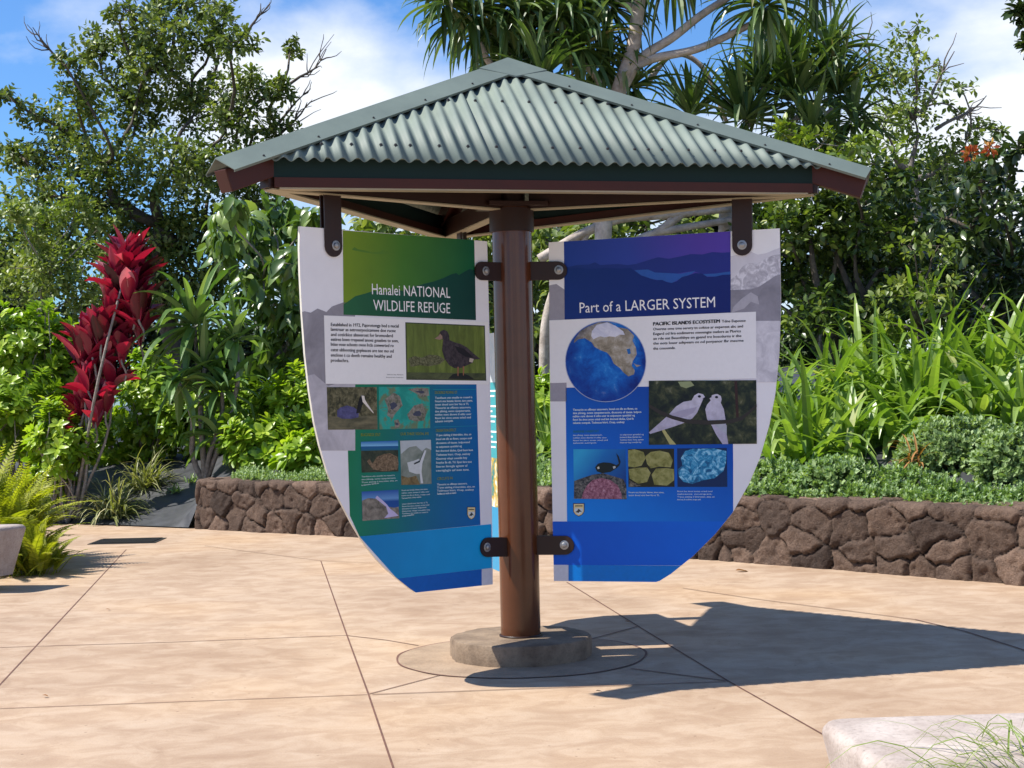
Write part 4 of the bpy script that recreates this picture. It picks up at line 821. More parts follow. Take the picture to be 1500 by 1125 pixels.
def strap(mb, base, d0, length, width, droop, tone, nseg=8, fold=.3, prof=None, kink=None, rng=RNG):
    """long leaves: base (n,3), start direction, length, width, droop per unit"""
    n = len(base); c = base.copy(); d = nrmz(d0); side0 = nrmz(np.cross(d, np.array([0, 0, 1.]) + rng.normal(0, .05, (n, 3)))); rows = []
    prof = prof or (lambda t: (.75 + .25 * min(1, t * 4)) * (1 - t ** 3) + .02)
    for k in range(nseg + 1):
        t = k / nseg; s = nrmz(side0 - (side0 * d).sum(1, keepdims=True) * d); nn = np.cross(s, d); nn = np.where(nn[:, 2:] < 0, nn, nn)
        w = (width * prof(t))[:, None]
        rows.append(np.stack([c - s * w / 2 + nn * fold * w / 2, c, c + s * w / 2 + nn * fold * w / 2], 1))
        c = c + d * (length / nseg)[:, None]
        g_ = np.zeros((n, 3)); g_[:, 2] = -droop * (0.35 + 1.3 * t) / nseg
        if kink is not None: g_[:, 2] -= np.where(np.abs(kink - t) < .5 / nseg, 1.6, 0)
        d = nrmz(d + g_)
    V = np.stack(rows, 1); m = (nseg + 1) * 3; F = []
    for i in range(nseg):
        a = i * 3; F += [[a, a + 1, a + 4, a + 3], [a + 1, a + 2, a + 5, a + 4]]
    F = np.array(F); mb.add(V.reshape(-1, 3), (F[None] + (np.arange(n) * m)[:, None, None]).reshape(-1, 4), np.repeat(tone, m))
def sph(n, rng, up=0.):
    v = rng.normal(size=(n, 3)); v[:, 2] += up; return nrmz(v)

G = lambda *s: s
LM = dict(
    tree=leafmat('tree_leaf', G((0, (.045, .075, .016)), (.5, (.13, .185, .04)), (1, (.31, .35, .11))), .42, .25),
    pale=leafmat('pale_tree_leaf', G((0, (.07, .115, .02)), (.5, (.16, .22, .045)), (1, (.33, .37, .12))), .45, .3),
    vine=leafmat('vine_leaf', G((0, (.07, .12, .015)), (.5, (.15, .22, .03)), (1, (.32, .38, .06))), .42, .3),
    hedge=leafmat('hedge_leaf', G((0, (.025, .05, .012)), (.5, (.09, .145, .028)), (.85, (.22, .28, .07)), (1, (.34, .38, .11))), .33, .25),
    glossy=leafmat('glossy_leaf', G((0, (.018, .034, .012)), (.6, (.05, .085, .025)), (1, (.13, .18, .06))), .28, .18),
    naupaka=leafmat('light_shrub_leaf', G((0, (.10, .20, .015)), (.5, (.25, .38, .025)), (1, (.46, .56, .07))), .36, .35),
    droop=leafmat('drooping_leaf', G((0, (.05, .10, .02)), (.5, (.11, .19, .04)), (1, (.30, .38, .12))), .30, .25),
    hala=leafmat('pandanus_leaf', G((0, (.030, .065, .016)), (.5, (.080, .14, .034)), (.85, (.20, .27, .10)), (1, (.22, .20, .09))), .36, .22),
    broadstrap=leafmat('broad_strap_leaf', G((0, (.05, .12, .03)), (.5, (.12, .22, .055)), (.9, (.24, .34, .12)), (1, (.36, .38, .16))), .36, .3),
    lily=leafmat('lily_leaf', G((0, (.08, .15, .02)), (.5, (.17, .28, .045)), (.9, (.32, .42, .11)), (1, (.46, .48, .2))), .34, .38),
    ti=leafmat('red_leaf', G((0, (.035, .004, .010)), (.45, (.24, .010, .040)), (.75, (.45, .032, .085)), (1, (.66, .27, .31))), .33, .3, (1.5, .5, .6)),
    mondo=leafmat('tuft_leaf', G((0, (.10, .13, .03)), (.6, (.24, .26, .09)), (1, (.52, .48, .27))), .5, .3),
    fern=leafmat('fern_leaf', G((0, (.15, .18, .012)), (.5, (.30, .33, .022)), (1, (.46, .44, .06))), .5, .4),
    cover=leafmat('groundcover_leaf', G((0, (.10, .18, .06)), (.5, (.21, .32, .12)), (1, (.40, .50, .24))), .5, .3),
    greycover=leafmat('grey_groundcover_leaf', G((0, (.12, .20, .07)), (.5, (.24, .34, .13)), (1, (.40, .50, .25))), .55, .25),
    grass=leafmat('grass_leaf', G((0, (.09, .15, .02)), (.6, (.2, .28, .05)), (1, (.34, .36, .12))), .45, .35),
    flower=leafmat('flower_petal', G((0, (.32, .035, .015)), (.5, (.5, .12, .025)), (1, (.5, .32, .06))), .5, .3, (1.2, .8, .5)),
    dry=leafmat('dry_leaf', G((0, (.2, .08, .02)), (1, (.45, .22, .06))), .7, .2),
    far=leafmat('far_leaf', G((0, (.012, .026, .008)), (1, (.05, .085, .02))), .5, .2),
)
BK = dict(tree=barkmat('dark_bark', (.045, .036, .026), (.13, .105, .08)), hala=barkmat('pale_bark', (.28, .23, .19), (.54, .47, .41), 9), grey=barkmat('grey_stem', (.16, .14, .12), (.34, .30, .26)), twig=barkmat('dead_twig', (.12, .10, .085), (.25, .22, .19)))

def limb(p0, p1, r0, r1, rng, n=7, bend=.12):
    p0 = np.array(p0, float); p1 = np.array(p1, float); t = np.linspace(0, 1, n)[:, None]; L_ = np.linalg.norm(p1 - p0)
    off = rng.normal(0, bend * L_, 3); off2 = rng.normal(0, bend * .5 * L_, 3)
    P = p0 + (p1 - p0) * t + off * np.sin(t * np.pi) + off2 * np.sin(2 * t * np.pi)
    return P, np.linspace(r0, r1, n)
def clumps_px(lst, Y, rng, jit=.5):
    out_ = []
    for c in lst:
        px, py, r = c[:3]; yy = Y + (c[3] if len(c) > 3 else rng.normal(0, jit)); p = at(px, py, yy); out_.append((np.array(p), r * yy / F_PX))
    return out_
def leaf_tree(name, label, cat, base, trunk_top, clumps, lm, bark, leaf, lsize, dens, seed, r0=.16, twigs=5, flat=.8, group=None, down=0.0, spread=.20, bare=None, per=11):
    rng = np.random.default_rng(seed); e = empty(name, base, label, cat, group); b0 = np.array(base, float)
    tr = MB(); P, R = limb(b0 - [0, 0, .1], trunk_top, r0, r0 * .6, rng, 9, .05); tr.tube(P - b0, R, 9)
    top = np.array(trunk_top, float); cr_ = MB()
    cen = np.array([c[0] for c in clumps])
    for ci, (c, r) in enumerate(clumps):
        # limb: leave from the trunk top or a nearer inner clump
        dtop = np.linalg.norm(c - top); src, rs = top, r0 * .5
        cand = [(np.linalg.norm(c - q), q) for q in cen if np.linalg.norm(q - top) < dtop * .72 and np.linalg.norm(c - q) < dtop * .75]
        if cand: src = min(cand, key=lambda a: a[0])[1]; rs = r0 * .2
        P, R = limb(src, c, rs, r0 * .09, rng, 7, .10); tr.tube(P - b0, R, 6)
        nt_ = max(6, int(dens * r * r * 90))
        u = sph(nt_, rng) * (rng.random((nt_, 1)) ** .45) * r * np.array([1, 1, flat]); tips = c + u
        for tp in tips[:twigs]: P, R = limb(c, tp, r0 * .06, .006, rng, 5, .12); tr.tube(P - b0, R, 4, cap=False)
        m = per; cnt = rng.integers(m // 2, m + m // 2, nt_)
        cpos = np.repeat(tips, cnt, 0); n = len(cpos); od = sph(n, rng, .15)
        pos = cpos + od * (np.abs(rng.normal(0, spread, (n, 1))) * r * .9)
        dr_ = nrmz(od + sph(n, rng) * .6 + np.array([0, 0, -down])); nh = nrmz(np.array([0, 0, 1.]) + sph(n, rng) * .7)
        tone = np.clip(np.repeat(rng.normal(.45, .18, nt_), cnt) + rng.normal(0, .16, n), 0, 1)
        inst(cr_, leaf, pos - b0, dr_, nh, lsize * rng.uniform(.6, 1.25, n), tone)
    if bare:
        for (q0, q1) in bare:
            P, R = limb(q0, q1, .028, .006, rng, 7, .06); tr.tube(P - b0, R, 5, cap=False)
            for k in range(7):
                f = rng.uniform(.25, 1); s = P[int(f * 6)]; dd = nrmz((np.array(q1) - np.array(q0))[None])[0]; L_ = np.linalg.norm(np.array(q1) - np.array(q0))
                P2, R2 = limb(s, s + (dd + sph(1, rng)[0] * .8) * L_ * rng.uniform(.2, .45), .012, .004, rng, 5, .08); tr.tube(P2 - b0, R2, 4, cap=False)
    tr.build('trunk', bark, e, True); cr_.build('crown', lm, e, True)
    return e

def base_at(px, Y): p = at(px, 700, Y); return Vector((p.x, Y, bz(p.x, Y)))

# tall tree, left
Yt = 24
T1 = [(235, 60, 62), (150, 75, 48), (310, 55, 50), (120, 140, 50), (200, 150, 62), (290, 150, 60), (365, 130, 48), (45, 165, 30), (28, 225, 34), (425, 70, 20), (400, 190, 40), (345, 245, 55), (250, 250, 70), (150, 240, 66), (60, 290, 55), (200, 340, 75), (300, 330, 62), (368, 290, 36), (90, 370, 60), (20, 380, 55), (240, 415, 66), (330, 400, 46), (235, 8, 40), (285, 5, 36), (350, 60, 34), (95, 95, 26), (180, 25, 26), (410, 130, 26), (10, 140, 20), (300, 430, 60), (180, 430, 60), (405, 300, 26), (440, 330, 24), (330, 15, 22), (100, 195, 46), (60, 235, 40), (140, 300, 56), (300, 245, 50), (260, 350, 56), (30, 320, 44), (380, 235, 34), (330, 180, 40), (220, 100, 50)]
bare = [(np.array(at(405, 140, Yt)), np.array(at(478, 72, Yt))), (np.array(at(400, 190, Yt)), np.array(at(455, 130, Yt))), (np.array(at(395, 210, Yt)), np.array(at(450, 150, Yt))), (np.array(at(200, 30, Yt)), np.array(at(180, -30, Yt))), (np.array(at(95, 100, Yt)), np.array(at(48, 40, Yt))), (np.array(at(360, 60, Yt)), np.array(at(382, 5, Yt)))]
leaf_tree('shade_tree', 'tallest dark green small leaved tree at the left with bare twigs', 'tree', base_at(250, Yt), np.array(at(235, 330, Yt)), clumps_px(T1, Yt, np.random.default_rng(1), .7), LM['tree'], BK['tree'], SMALL, .085, 2.6, 21, .17, 4, bare=bare, spread=.17, per=16)
T2 = [(60, 330, 55), (112, 300, 36), (75, 400, 55), (18, 310, 36), (130, 375, 36), (30, 420, 50), (150, 330, 24), (120, 430, 40)]
leaf_tree('small_tree', 'pale yellow green fine leaved small tree before the tall dark tree', 'tree', base_at(60, 21.2), np.array(at(60, 450, 21.2)), clumps_px(T2, 21.2, np.random.default_rng(2), .4), LM['pale'], BK['grey'], SMALL, .075, 3.0, 22, .06, 4, down=.1, per=14)
# drooping broad leaves
T3 = [(400, 325, 48), (440, 390, 42), (350, 345, 44), (425, 460, 44), (385, 410, 44), (462, 330, 34), (340, 300, 26), (400, 520, 40), (455, 470, 36)]
leaf_tree('broadleaf_tree', 'small tree with large drooping fresh green leaves left of the kiosk', 'tree', base_at(400, 18.6), np.array(at(405, 520, 18.6)), clumps_px(T3, 18.6, np.random.default_rng(3), .35), LM['droop'], BK['grey'], BROAD, .21, 1.9, 23, .07, 3, down=.9, spread=.35, per=9)
# right hand trees
T6 = [(1330, 55, 34), (1300, 100, 44), (1372, 95, 20), (1345, 130, 36), (1405, 125, 22), (1340, 175, 50), (1415, 205, 34), (1440, 185, 16), (1290, 180, 55), (1385, 235, 46), (1270, 120, 30), (1310, 240, 60), (1460, 190, 12), (1400, 160, 18), (1345, 90, 26)]
bare6 = [(np.array(at(1350, 170, 20)), np.array(at(1398, 75, 20))), (np.array(at(1370, 190, 20)), np.array(at(1445, 140, 20))), (np.array(at(1290, 120, 20)), np.array(at(1260, 50, 20)))]
leaf_tree('scrubby_tree', 'airy grey green tree with thin bare twigs against the sky at right', 'tree', base_at(1340, 20), np.array(at(1335, 260, 20)), clumps_px(T6, 20, np.random.default_rng(4), .4), LM['pale'], BK['twig'], SMALL, .075, 2.3, 24, .09, 5, bare=bare6, spread=.26)
D1 = [(1440, 265, 48), (1485, 300, 50), (1420, 335, 55), (1480, 395, 60), (1400, 410, 50), (1450, 470, 55), (1492, 225, 34), (1385, 470, 46), (1500, 460, 50), (1395, 300, 36), (1540, 380, 70), (1550, 290, 50)]
leaf_tree('glossy_tree', 'dark glossy leaved tree at the right edge with orange flowers', 'tree', base_at(1460, 15.2), np.array(at(1460, 480, 15.2)), clumps_px(D1, 15.2, np.random.default_rng(5), .35), LM['glossy'], BK['tree'], OBOV, .13, 2.0, 25, .10, 3, spread=.28)
H1 = [(1150, 235, 44), (1200, 225, 40), (1250, 245, 50), (1200, 290, 60), (1290, 300, 60), (1130, 310, 50), (1165, 380, 62), (1260, 380, 66), (1340, 330, 50), (1330, 400, 56), (1120, 430, 48), (1200, 460, 60), (1290, 470, 60), (1350, 480, 46), (1100, 360, 46), (1090, 410, 50), (1115, 340, 44), (1140, 400, 56), (1180, 335, 62), (1230, 400, 62), (1150, 330, 52), (1260, 330, 56), (1240, 320, 50), (1310, 255, 40)]
leaf_tree('dense_shrub_tree', 'dense dark speckled shrub right of the kiosk roof above the lilies', 'shrub', base_at(1230, 16), np.array(at(1230, 480, 16)), clumps_px(H1, 16, np.random.default_rng(6), .4), LM['hedge'], BK['tree'], SMALL, .085, 3.4, 26, .10, 3)
H2 = [(1170, 200, 30), (1205, 195, 26), (1150, 190, 20), (1265, 205, 26), (1300, 215, 22), (1185, 225, 30), (1235, 215, 24)]
leaf_tree('vine', 'bright yellow green climbing vine on top of the dark speckled shrub', 'vine', base_at(1200, 16.3), np.array(at(1205, 260, 16.0)), clumps_px(H2, 15.4, np.random.default_rng(7), .15), LM['vine'], BK['grey'], SMALL, .075, 3, 27, .03, 2)
H3 = [(1330, 360, 30), (1375, 360, 34), (1350, 420, 40), (1310, 430, 34), (1390, 420, 30), (1300, 480, 40)]
leaf_tree('feathery_shrub', 'mid green feathery shrub between the dark shrub and glossy tree', 'shrub', base_at(1350, 14.6), np.array(at(1350, 480, 14.6)), clumps_px(H3, 14.6, np.random.default_rng(8), .25), LM['pale'], BK['tree'], SMALL, .07, 2.6, 28, .05, 3)
# overhanging branch top right
TB = [(1492, 15, 12), (1500, 28, 12), (1515, 0, 22), (1530, 40, 26), (1506, 66, 6)]
leaf_tree('broad_leaved_tree', 'few dark leaves of a tree reaching into the top right corner', 'tree', base_at(1640, 13), np.array(at(1600, 60, 13)), clumps_px(TB, 13, np.random.default_rng(9), .1), LM['glossy'], BK['tree'], OBOV, .11, 2.4, 29, .08, 3)
# green mass behind the kiosk
CB = [(890, 325, 48), (950, 322, 50), (1010, 318, 44), (560, 335, 60), (630, 345, 60), (690, 345, 55), (600, 420, 90), (760, 380, 80), (830, 400, 60), (900, 420, 90), (1010, 420, 90), (560, 520, 80), (700, 500, 90), (810, 480, 60), (960, 520, 90), (1060, 440, 60), (520, 420, 60), (800, 350, 40), (860, 340, 40)]
leaf_tree('thicket_tree', 'leafy green tree directly behind the kiosk post', 'tree', base_at(760, 19), np.array(at(760, 560, 19)), clumps_px(CB, 19, np.random.default_rng(10), .5), LM['pale'], BK['tree'], BROAD, .15, 1.0, 30, .12, 3)
# far trees closing the view
fr = np.random.default_rng(77)
for i, (px, py, s) in enumerate(((-120, 430, 1.3), (60, 500, 1.0), (330, 520, .9), (560, 470, 1.0), (800, 450, 1.0), (1020, 420, 1.1), (1250, 420, 1.2), (1480, 430, 1.2), (1680, 400, 1.3))):
    cl = [(px + fr.normal(0, 75), py + fr.normal(0, 60) * s, 70 * s, fr.normal(0, .8)) for _ in range(8)]
    lab = ('dark distant tree far beyond the left edge shrubs', 'dark distant tree behind the red ti plant', 'dark distant tree behind the drooping broad leaves', 'dark distant tree behind the green headed sign', 'dark distant tree behind the kiosk post', 'dark distant tree behind the blue headed sign', 'dark distant tree behind the speckled shrub', 'dark distant tree behind the glossy tree', 'dark distant tree beyond the right edge of the bed')[i]
    leaf_tree('background_tree', lab, 'tree', base_at(px, 29), np.array(at(px, py + 60, 29)), clumps_px(cl, 29, fr), LM['far'], BK['tree'], SMALL, .16, 1.6, 100 + i, .14, 2, group='dark trees closing the view behind the garden')

# ---- pandanus
def hala_head(c, size, n, seed, up=.5, droop=1.2, lm='hala', w=.068, kink=True, parent=None, off=None, name='leaf_head'):
    rng = np.random.default_rng(seed); b = MB(); d = sph(n, rng, up); base = np.tile(np.array(c, float) - off, (n, 1)) + d * .05
    ln = size * rng.uniform(.7, 1.15, n); kk = np.where(rng.random(n) < (.45 if kink else 0), rng.uniform(.45, .9, n), 9)
    strap(b, base, d, ln, np.full(n, w) * rng.uniform(.7, 1.2, n), droop * rng.uniform(.4, 1.5, n), np.clip(rng.normal(.5, .22, n), 0, 1), 9, .55, kink=kk, rng=rng)
    return b.build(name, LM[lm], parent, False)
def pandanus(label, base, trunk_px, limbs_px, heads, Y, seed, r=.1):
    rng = np.random.default_rng(seed); e = empty('pandanus_tree', base, label, 'tree', None); b0 = np.array(base, float); tr = MB()
    P = np.array([b0 - [0, 0, .1]] + [np.array(at(x, y, Y)) for x, y in trunk_px]); tr.tube(smooth_path(P) - b0, np.linspace(r, r * .62, 40), 12)
    for l, rr in limbs_px: tr.tube(smooth_path(np.array([np.array(at(x, y, Y + (z[0] if z else 0))) for x, y, *z in l])) - b0, np.linspace(rr, rr * .65, 40), 9)
    tr.build('trunk', BK['hala'], e, True)
    for i, (x, y, s, up, dr_, n, *dz) in enumerate(heads):
        hala_head(np.array(at(x, y, Y + (dz[0] if dz else 0))), s, n, seed + 10 + i, up, dr_, parent=e, off=b0)
def smooth_path(P, n=40):
    P = np.asarray(P, float); t = np.linspace(0, len(P) - 1, n); i = np.clip(t.astype(int), 0, len(P) - 2); f = (t - i)[:, None]
    Q = np.vstack([2 * P[0] - P[1], P, 2 * P[-1] - P[-2]]); a, b, c, d = Q[i], Q[i + 1], Q[i + 2], Q[i + 3]
    return .5 * (2 * b + (c - a) * f + (2 * a - 5 * b + 4 * c - d) * f ** 2 + (3 * b - a - 3 * c + d) * f ** 3)
YP = 16.5
pandanus('pandanus tree with pale forked trunk rising behind the kiosk roof peak', base_at(885, YP), [(880, 500), (886, 300), (903, 150), (925, 80), (934, 20), (942, -60)],
         [([(912, 130), (940, 85), (985, 55), (1030, 20), (1085, -15)], .055), ([(922, 100), (960, 85), (1020, 72), (1075, 48), (1120, 25)], .05), ([(934, 20), (915, 5), (880, -20)], .05), ([(886, 250), (840, 180), (790, 130)], .05), ([(885, 280), (820, 200), (730, 110), (690, 40)], .05), ([(900, 160), (870, 110), (850, 90)], .04)],
         [(685, 22, .70, .15, 2.0, 80), (722, 48, .7, .3, 1.8, 60, .3), (650, 5, .55, .0, 2.0, 40, -.2), (795, 118, .68, .9, 1.0, 55, -.4), (790, 40, .75, .4, 1.6, 70, .3), (852, 70, .72, .5, 1.5, 70), (890, 10, .7, .2, 1.9, 70, .2), (925, 130, .6, .4, 1.4, 55, .3), (760, 90, .65, .5, 1.2, 60, .1), (820, 20, .7, .2, 1.8, 60, -.1), (745, 15, .65, .2, 1.9, 60), (880, 100, .65, .4, 1.3, 55, .2), (840, 10, .6, .2, 1.6, 55, .3), (1120, 10, .70, .1, 2.2, 60, -.2), (985, -50, .75, -.2, 2.4, 60), (1190, -60, .7, -.3, 2.2, 36, -.3)], YP, 300, .10)
pandanus('spiky pandanus tree with upright leaf fans above the right roof slope', base_at(1070, 17.2), [(1070, 500), (1062, 330), (1075, 230), (1085, 190)],
         [([(1065, 300), (1030, 230), (1012, 180)], .05), ([(1070, 260), (1130, 210), (1170, 170)], .05), ([(1072, 250), (1150, 220), (1220, 160)], .05), ([(1085, 200), (1120, 130), (1150, 90)], .045), ([(945, 125), (985, 80), (1030, 100), (1065, 180)], .035)],
         [(1012, 172, .62, 1.3, .5, 50), (1090, 178, .8, 1.0, .6, 60, -.3), (1165, 150, .85, .7, .8, 75), (1225, 140, .85, .6, 1.0, 75, .3), (1150, 90, .8, .5, 1.2, 75, .3), (1215, 80, .7, .5, 1.2, 65, .5), (1120, 130, .7, .8, .8, 55), (1190, 195, .7, .6, .9, 50, -.5), (1250, 180, .6, .5, 1.1, 40, .1)], 17.2, 330, .09)
# pale leaning trunks under the right soffit
e = empty('fallen_limb', base_at(960, 17), 'pale leaning limbs seen between the blue sign and the soffit', 'branch'); b0 = np.array(e.location); b = MB()
for l, r_ in (([(790, 380), (850, 344), (905, 322), (965, 316), (1070, 306)], .055), ([(900, 372), (950, 345), (1005, 333), (1075, 322)], .05), ([(955, 345), (985, 325), (1010, 308), (1060, 285)], .045), ([(935, 360), (975, 330), (990, 300)], .035), ([(820, 420), (860, 345), (880, 320)], .035)):
    b.tube(smooth_path(np.array([np.array(at(x, y, 17)) for x, y in l])) - b0, np.linspace(r_, r_ * .7, 40), 9)
P = np.array([np.array(base_at(800, 17)), np.array(at(800, 480, 17)), np.array(at(822, 400, 17))]); b.tube(smooth_path(P) - b0, .06, 9)
b.build('limb', BK['hala'], e, True)

# ---- light green shrubs
def rosette_shrub(label, px, py, rx, ry, Y, n, seed, size=.13, lm='naupaka', group='light green leafy shrubs of the bed', per=13):
    rng = np.random.default_rng(seed); c = np.array(at(px, py, Y)); r = np.array([rx * Y / F_PX, rx * Y / F_PX * .8, ry * Y / F_PX])
    gz = bz(c[0], c[1]); e = empty('leafy_shrub', (c[0], c[1], gz), label, 'shrub', group); b0 = np.array(e.location)
    d = sph(n, rng, .25); rad_ = rng.uniform(.55, 1.08, (n, 1)); lob = 1 + .22 * np.sin(d[:, :1] * 5 + seed) * np.cos(d[:, 2:] * 4 + seed * 2)
    tip = c + d * r * rad_ * lob; tip[:, 2] = np.maximum(tip[:, 2], gz + .05)
    st = MB()
    for q in tip[:22]: P, R = limb((c[0] + rng.normal(0, .06), c[1] + rng.normal(0, .06), gz - .03), q, .014, .006, rng, 6, .08); st.tube(P - b0, R, 5, cap=False)
    st.build('stems', BK['grey'], e, True)
    ax = nrmz(d * np.array([1, 1, .6]) + np.array([0, 0, .75]) + rng.normal(0, .25, (n, 3)))
    b = MB(); rep = per; a = np.repeat(ax, rep, 0); m = len(a); rnd = sph(m, rng); tang = nrmz(rnd - (rnd * a).sum(1, keepdims=True) * a); lift = np.tile(np.linspace(1.3, .05, rep), n)[:, None]
    dr_ = nrmz(tang + a * lift); pos = np.repeat(tip, rep, 0) - a * (np.tile(np.linspace(0, .07, rep), n)[:, None]) - b0
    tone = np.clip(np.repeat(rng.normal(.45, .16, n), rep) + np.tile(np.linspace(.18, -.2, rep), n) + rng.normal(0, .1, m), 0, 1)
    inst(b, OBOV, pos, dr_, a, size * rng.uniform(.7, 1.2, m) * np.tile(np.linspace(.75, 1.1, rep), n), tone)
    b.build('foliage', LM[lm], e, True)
SH = [('at the left edge, behind the other light shrubs', 30, 505, 78, 62, 18.6, 150), ('at the left edge beside the ferns', 15, 610, 80, 70, 17.9, 150), ('at the foot of the red plant stems, left side', 92, 655, 50, 58, 17.3, 100), ('left of the red leaf heads, tallest of its row', 95, 560, 50, 80, 18.6, 110),
      ('right of the red plant, behind the grass tufts', 225, 590, 62, 78, 19.2, 150), ('below the strap leaved plant', 290, 620, 66, 66, 19.0, 140), ('between the strap leaved plant and the drooping tree', 360, 610, 60, 60, 18.6, 120), ('above the left end of the rock wall', 385, 655, 58, 40, 17.0, 110), ('behind the lower left edge of the green sign', 440, 600, 58, 56, 17.4, 130), ('overhanging the rock wall beside the green sign', 450, 668, 42, 34, 16.4, 80), ('behind the red plant trunk, in shade', 165, 650, 50, 46, 19.4, 80), ('low in front of the ferns and weed cloth', 60, 712, 34, 26, 17.3, 50)]
for i, (w, px, py, rx, ry, Y, n) in enumerate(SH):
    rosette_shrub('light green shrub ' + w, px, py, rx, ry, Y, n, 400 + i, .155 if i in (7, 9) else .13)
for i, (w, px, py, rx, ry, Y, n) in enumerate((('behind the green sign and post', 640, 640, 90, 60, 16.6, 120), ('just right of the post above the wall', 800, 600, 50, 60, 16.2, 90), ('behind the blue sign', 940, 600, 90, 70, 15.8, 120), ('left of the lilies at the blue sign edge', 1105, 555, 36, 46, 15.2, 60))):
    rosette_shrub('light green shrub ' + w, px, py, rx, ry, Y, n, 430 + i, .13)

# ---- strap leaved plant (several rosettes on stems)
e = empty('strap_leaved_plant', base_at(300, 17.4), 'tall plant with broad arching green strap leaves right of the red plant', 'plant'); b0 = np.array(e.location); st = MB()
for i, (x, y, s, n, up) in enumerate(((285, 478, .78, 34, .7), (325, 575, .62, 26, .6), (262, 560, .5, 20, .5), (345, 500, .5, 18, .7), (300, 540, .55, 20, .6), (318, 640, .45, 18, .6))):
    c = np.array(at(x, y, 17.4 - .1 * (i % 3))); P, R = limb(b0, c, .035, .022, np.random.default_rng(i), 7, .05); st.tube(P - b0, R, 7); hala_head(c, s, n, 500 + i, up, 1.5, 'broadstrap', .105, True, e, b0)
st.build('stems', BK['grey'], e, True)

# ---- red ti plant
e = empty('ti_plant', base_at(108, 17.3), 'tall crimson leaved ti plant with bare grey stems', 'plant'); b0 = np.array(e.location); b0[2] = bz(b0[0], b0[1]); st = MB()
tiprof = lambda t: max(.16, math.sin(math.pi * min(1, t * .9 + .06) ** 1.15)) if t < .99 else .04
for i, (x, y, n, s, dy) in enumerate(((187, 388, 26, .42, 0), (200, 405, 20, .36, .06), (172, 410, 20, .36, -.05), (176, 428, 22, .40, .1), (160, 500, 22, .40, 0), (205, 490, 18, .38, .05), (130, 505, 18, .36, -.06), (190, 445, 22, .40, -.1), (203, 462, 20, .40, -.1), (165, 462, 22, .40, .05), (145, 492, 20, .38, -.1), (190, 480, 20, .38, .1), (120, 530, 20, .38, 0), (150, 535, 18, .36, .1), (178, 520, 16, .34, -.05), (135, 570, 14, .32, .1), (140, 610, 16, .30, -.05), (155, 590, 12, .28, 0), (104, 640, 14, .26, 0), (118, 600, 14, .30, .05), (128, 560, 16, .32, -.05), (165, 560, 14, .32, .08))):
    rng = np.random.default_rng(600 + i); c = np.array(at(x, y, 17.3 + dy)); foot = b0 + rng.normal(0, .05, 3) * [1, 1, 0]
    if i % 3: foot = c - np.array([rng.normal(-.03, .03), rng.normal(0, .03), .28])
    P, R = limb(foot, c, .020 if i % 3 == 0 else .012, .012, rng, 9, .05); st.tube(P - b0, R, 7)
    d = sph(n, rng, 2.2); d[:, 2] = np.abs(d[:, 2]) + .15; b = MB()
    strap(b, np.tile(c - b0, (n, 1)) - np.c_[np.zeros((n, 2)), rng.uniform(0, .14, n)], d, s * rng.uniform(.85, 1.3, n), rng.uniform(.12, .175, n), rng.uniform(-.5, .8, n), np.clip(rng.normal(.5, .24, n), 0, 1), 7, .65, tiprof, rng=rng)
    b.build('leaf_head', LM['ti'], e, True)
st.build('stems', BK['grey'], e, True)

# ---- clumps of strap lilies on the right
def clump(name, label, cat, base, n, ln, w, lm, seed, up=1.0, droop=1.4, group=None, spread=.08, nseg=8, fold=.25, ztop=None):
    rng = np.random.default_rng(seed); e = None; b = MB(); d = sph(n, rng, up); d[:, 2] = np.abs(d[:, 2]) + .25
    bs = np.c_[rng.normal(0, spread, (n, 2)), np.full(n, -.03)]
    strap(b, bs, d, ln * rng.uniform(.6, 1.15, n), w * rng.uniform(.7, 1.2, n), droop * rng.uniform(.5, 1.6, n), np.clip(rng.normal(.5, .22, n), 0, 1), nseg, fold, rng=rng)
    if ztop:
        for v in b.V:                                   # every blade arches over at its own height
            q = v.reshape(n, -1, 3); q[:, :, 2] *= np.minimum(ztop * rng.uniform(.78, 1.0, n) / np.maximum(q[:, :, 2].max(1), .05), 1.5)[:, None]; q[:, :, :2] *= .6
    o = b.build(name, LM[lm], None, False); o.location = base; return tag(o, label, cat, group)
LY = [(1165, 12.9, .95, 'nearest the blue sign, above the groundcover'), (1245, 12.9, .85, 'second from the blue sign in the front row'), (1310, 13.0, .80, 'behind the dry orange frond'), (1215, 14.0, 1.0, 'in the middle row behind the clump nearest the sign'), (1290, 14.2, 1.05, 'in the middle row left of the tall upright clump'), (1375, 13.6, 1.0, 'above the mounded grey green bush'), (1440, 13.0, .95, 'right of the mounded bush top'), (1500, 12.6, .95, 'cut by the right edge in the front row'), (1350, 14.9, 1.3, 'tallest of all with upright pale leaves'), (1430, 14.6, 1.15, 'below the glossy tree in the back row'), (1495, 14.3, 1.2, 'under the glossy tree at the right edge'), (1140, 14.4, .9, 'far back beside the blue sign edge'), (1250, 15.2, 1.05, 'under the dense speckled shrub'), (1330, 13.6, .95, 'in the centre of the lily bank'), (1400, 14.2, 1.0, 'between the centre of the bank and the glossy tree'), (1470, 13.6, 1.0, 'near the right edge in the middle row'), (1195, 13.4, .9, 'close behind the two front clumps by the sign'), (1540, 13.5, 1.1, 'partly beyond the right edge')]
for i, (px, Y, ln, w) in enumerate(LY):
    p = base_at(px, Y); clump('lily_clump', 'green strap leaved lily clump ' + w, 'lily', p, 46, ln * 1.05, .072, 'lily', 700 + i, 1.2 if ln > 1.1 else .8, 2.1, 'strap leaved lilies on the right bank')
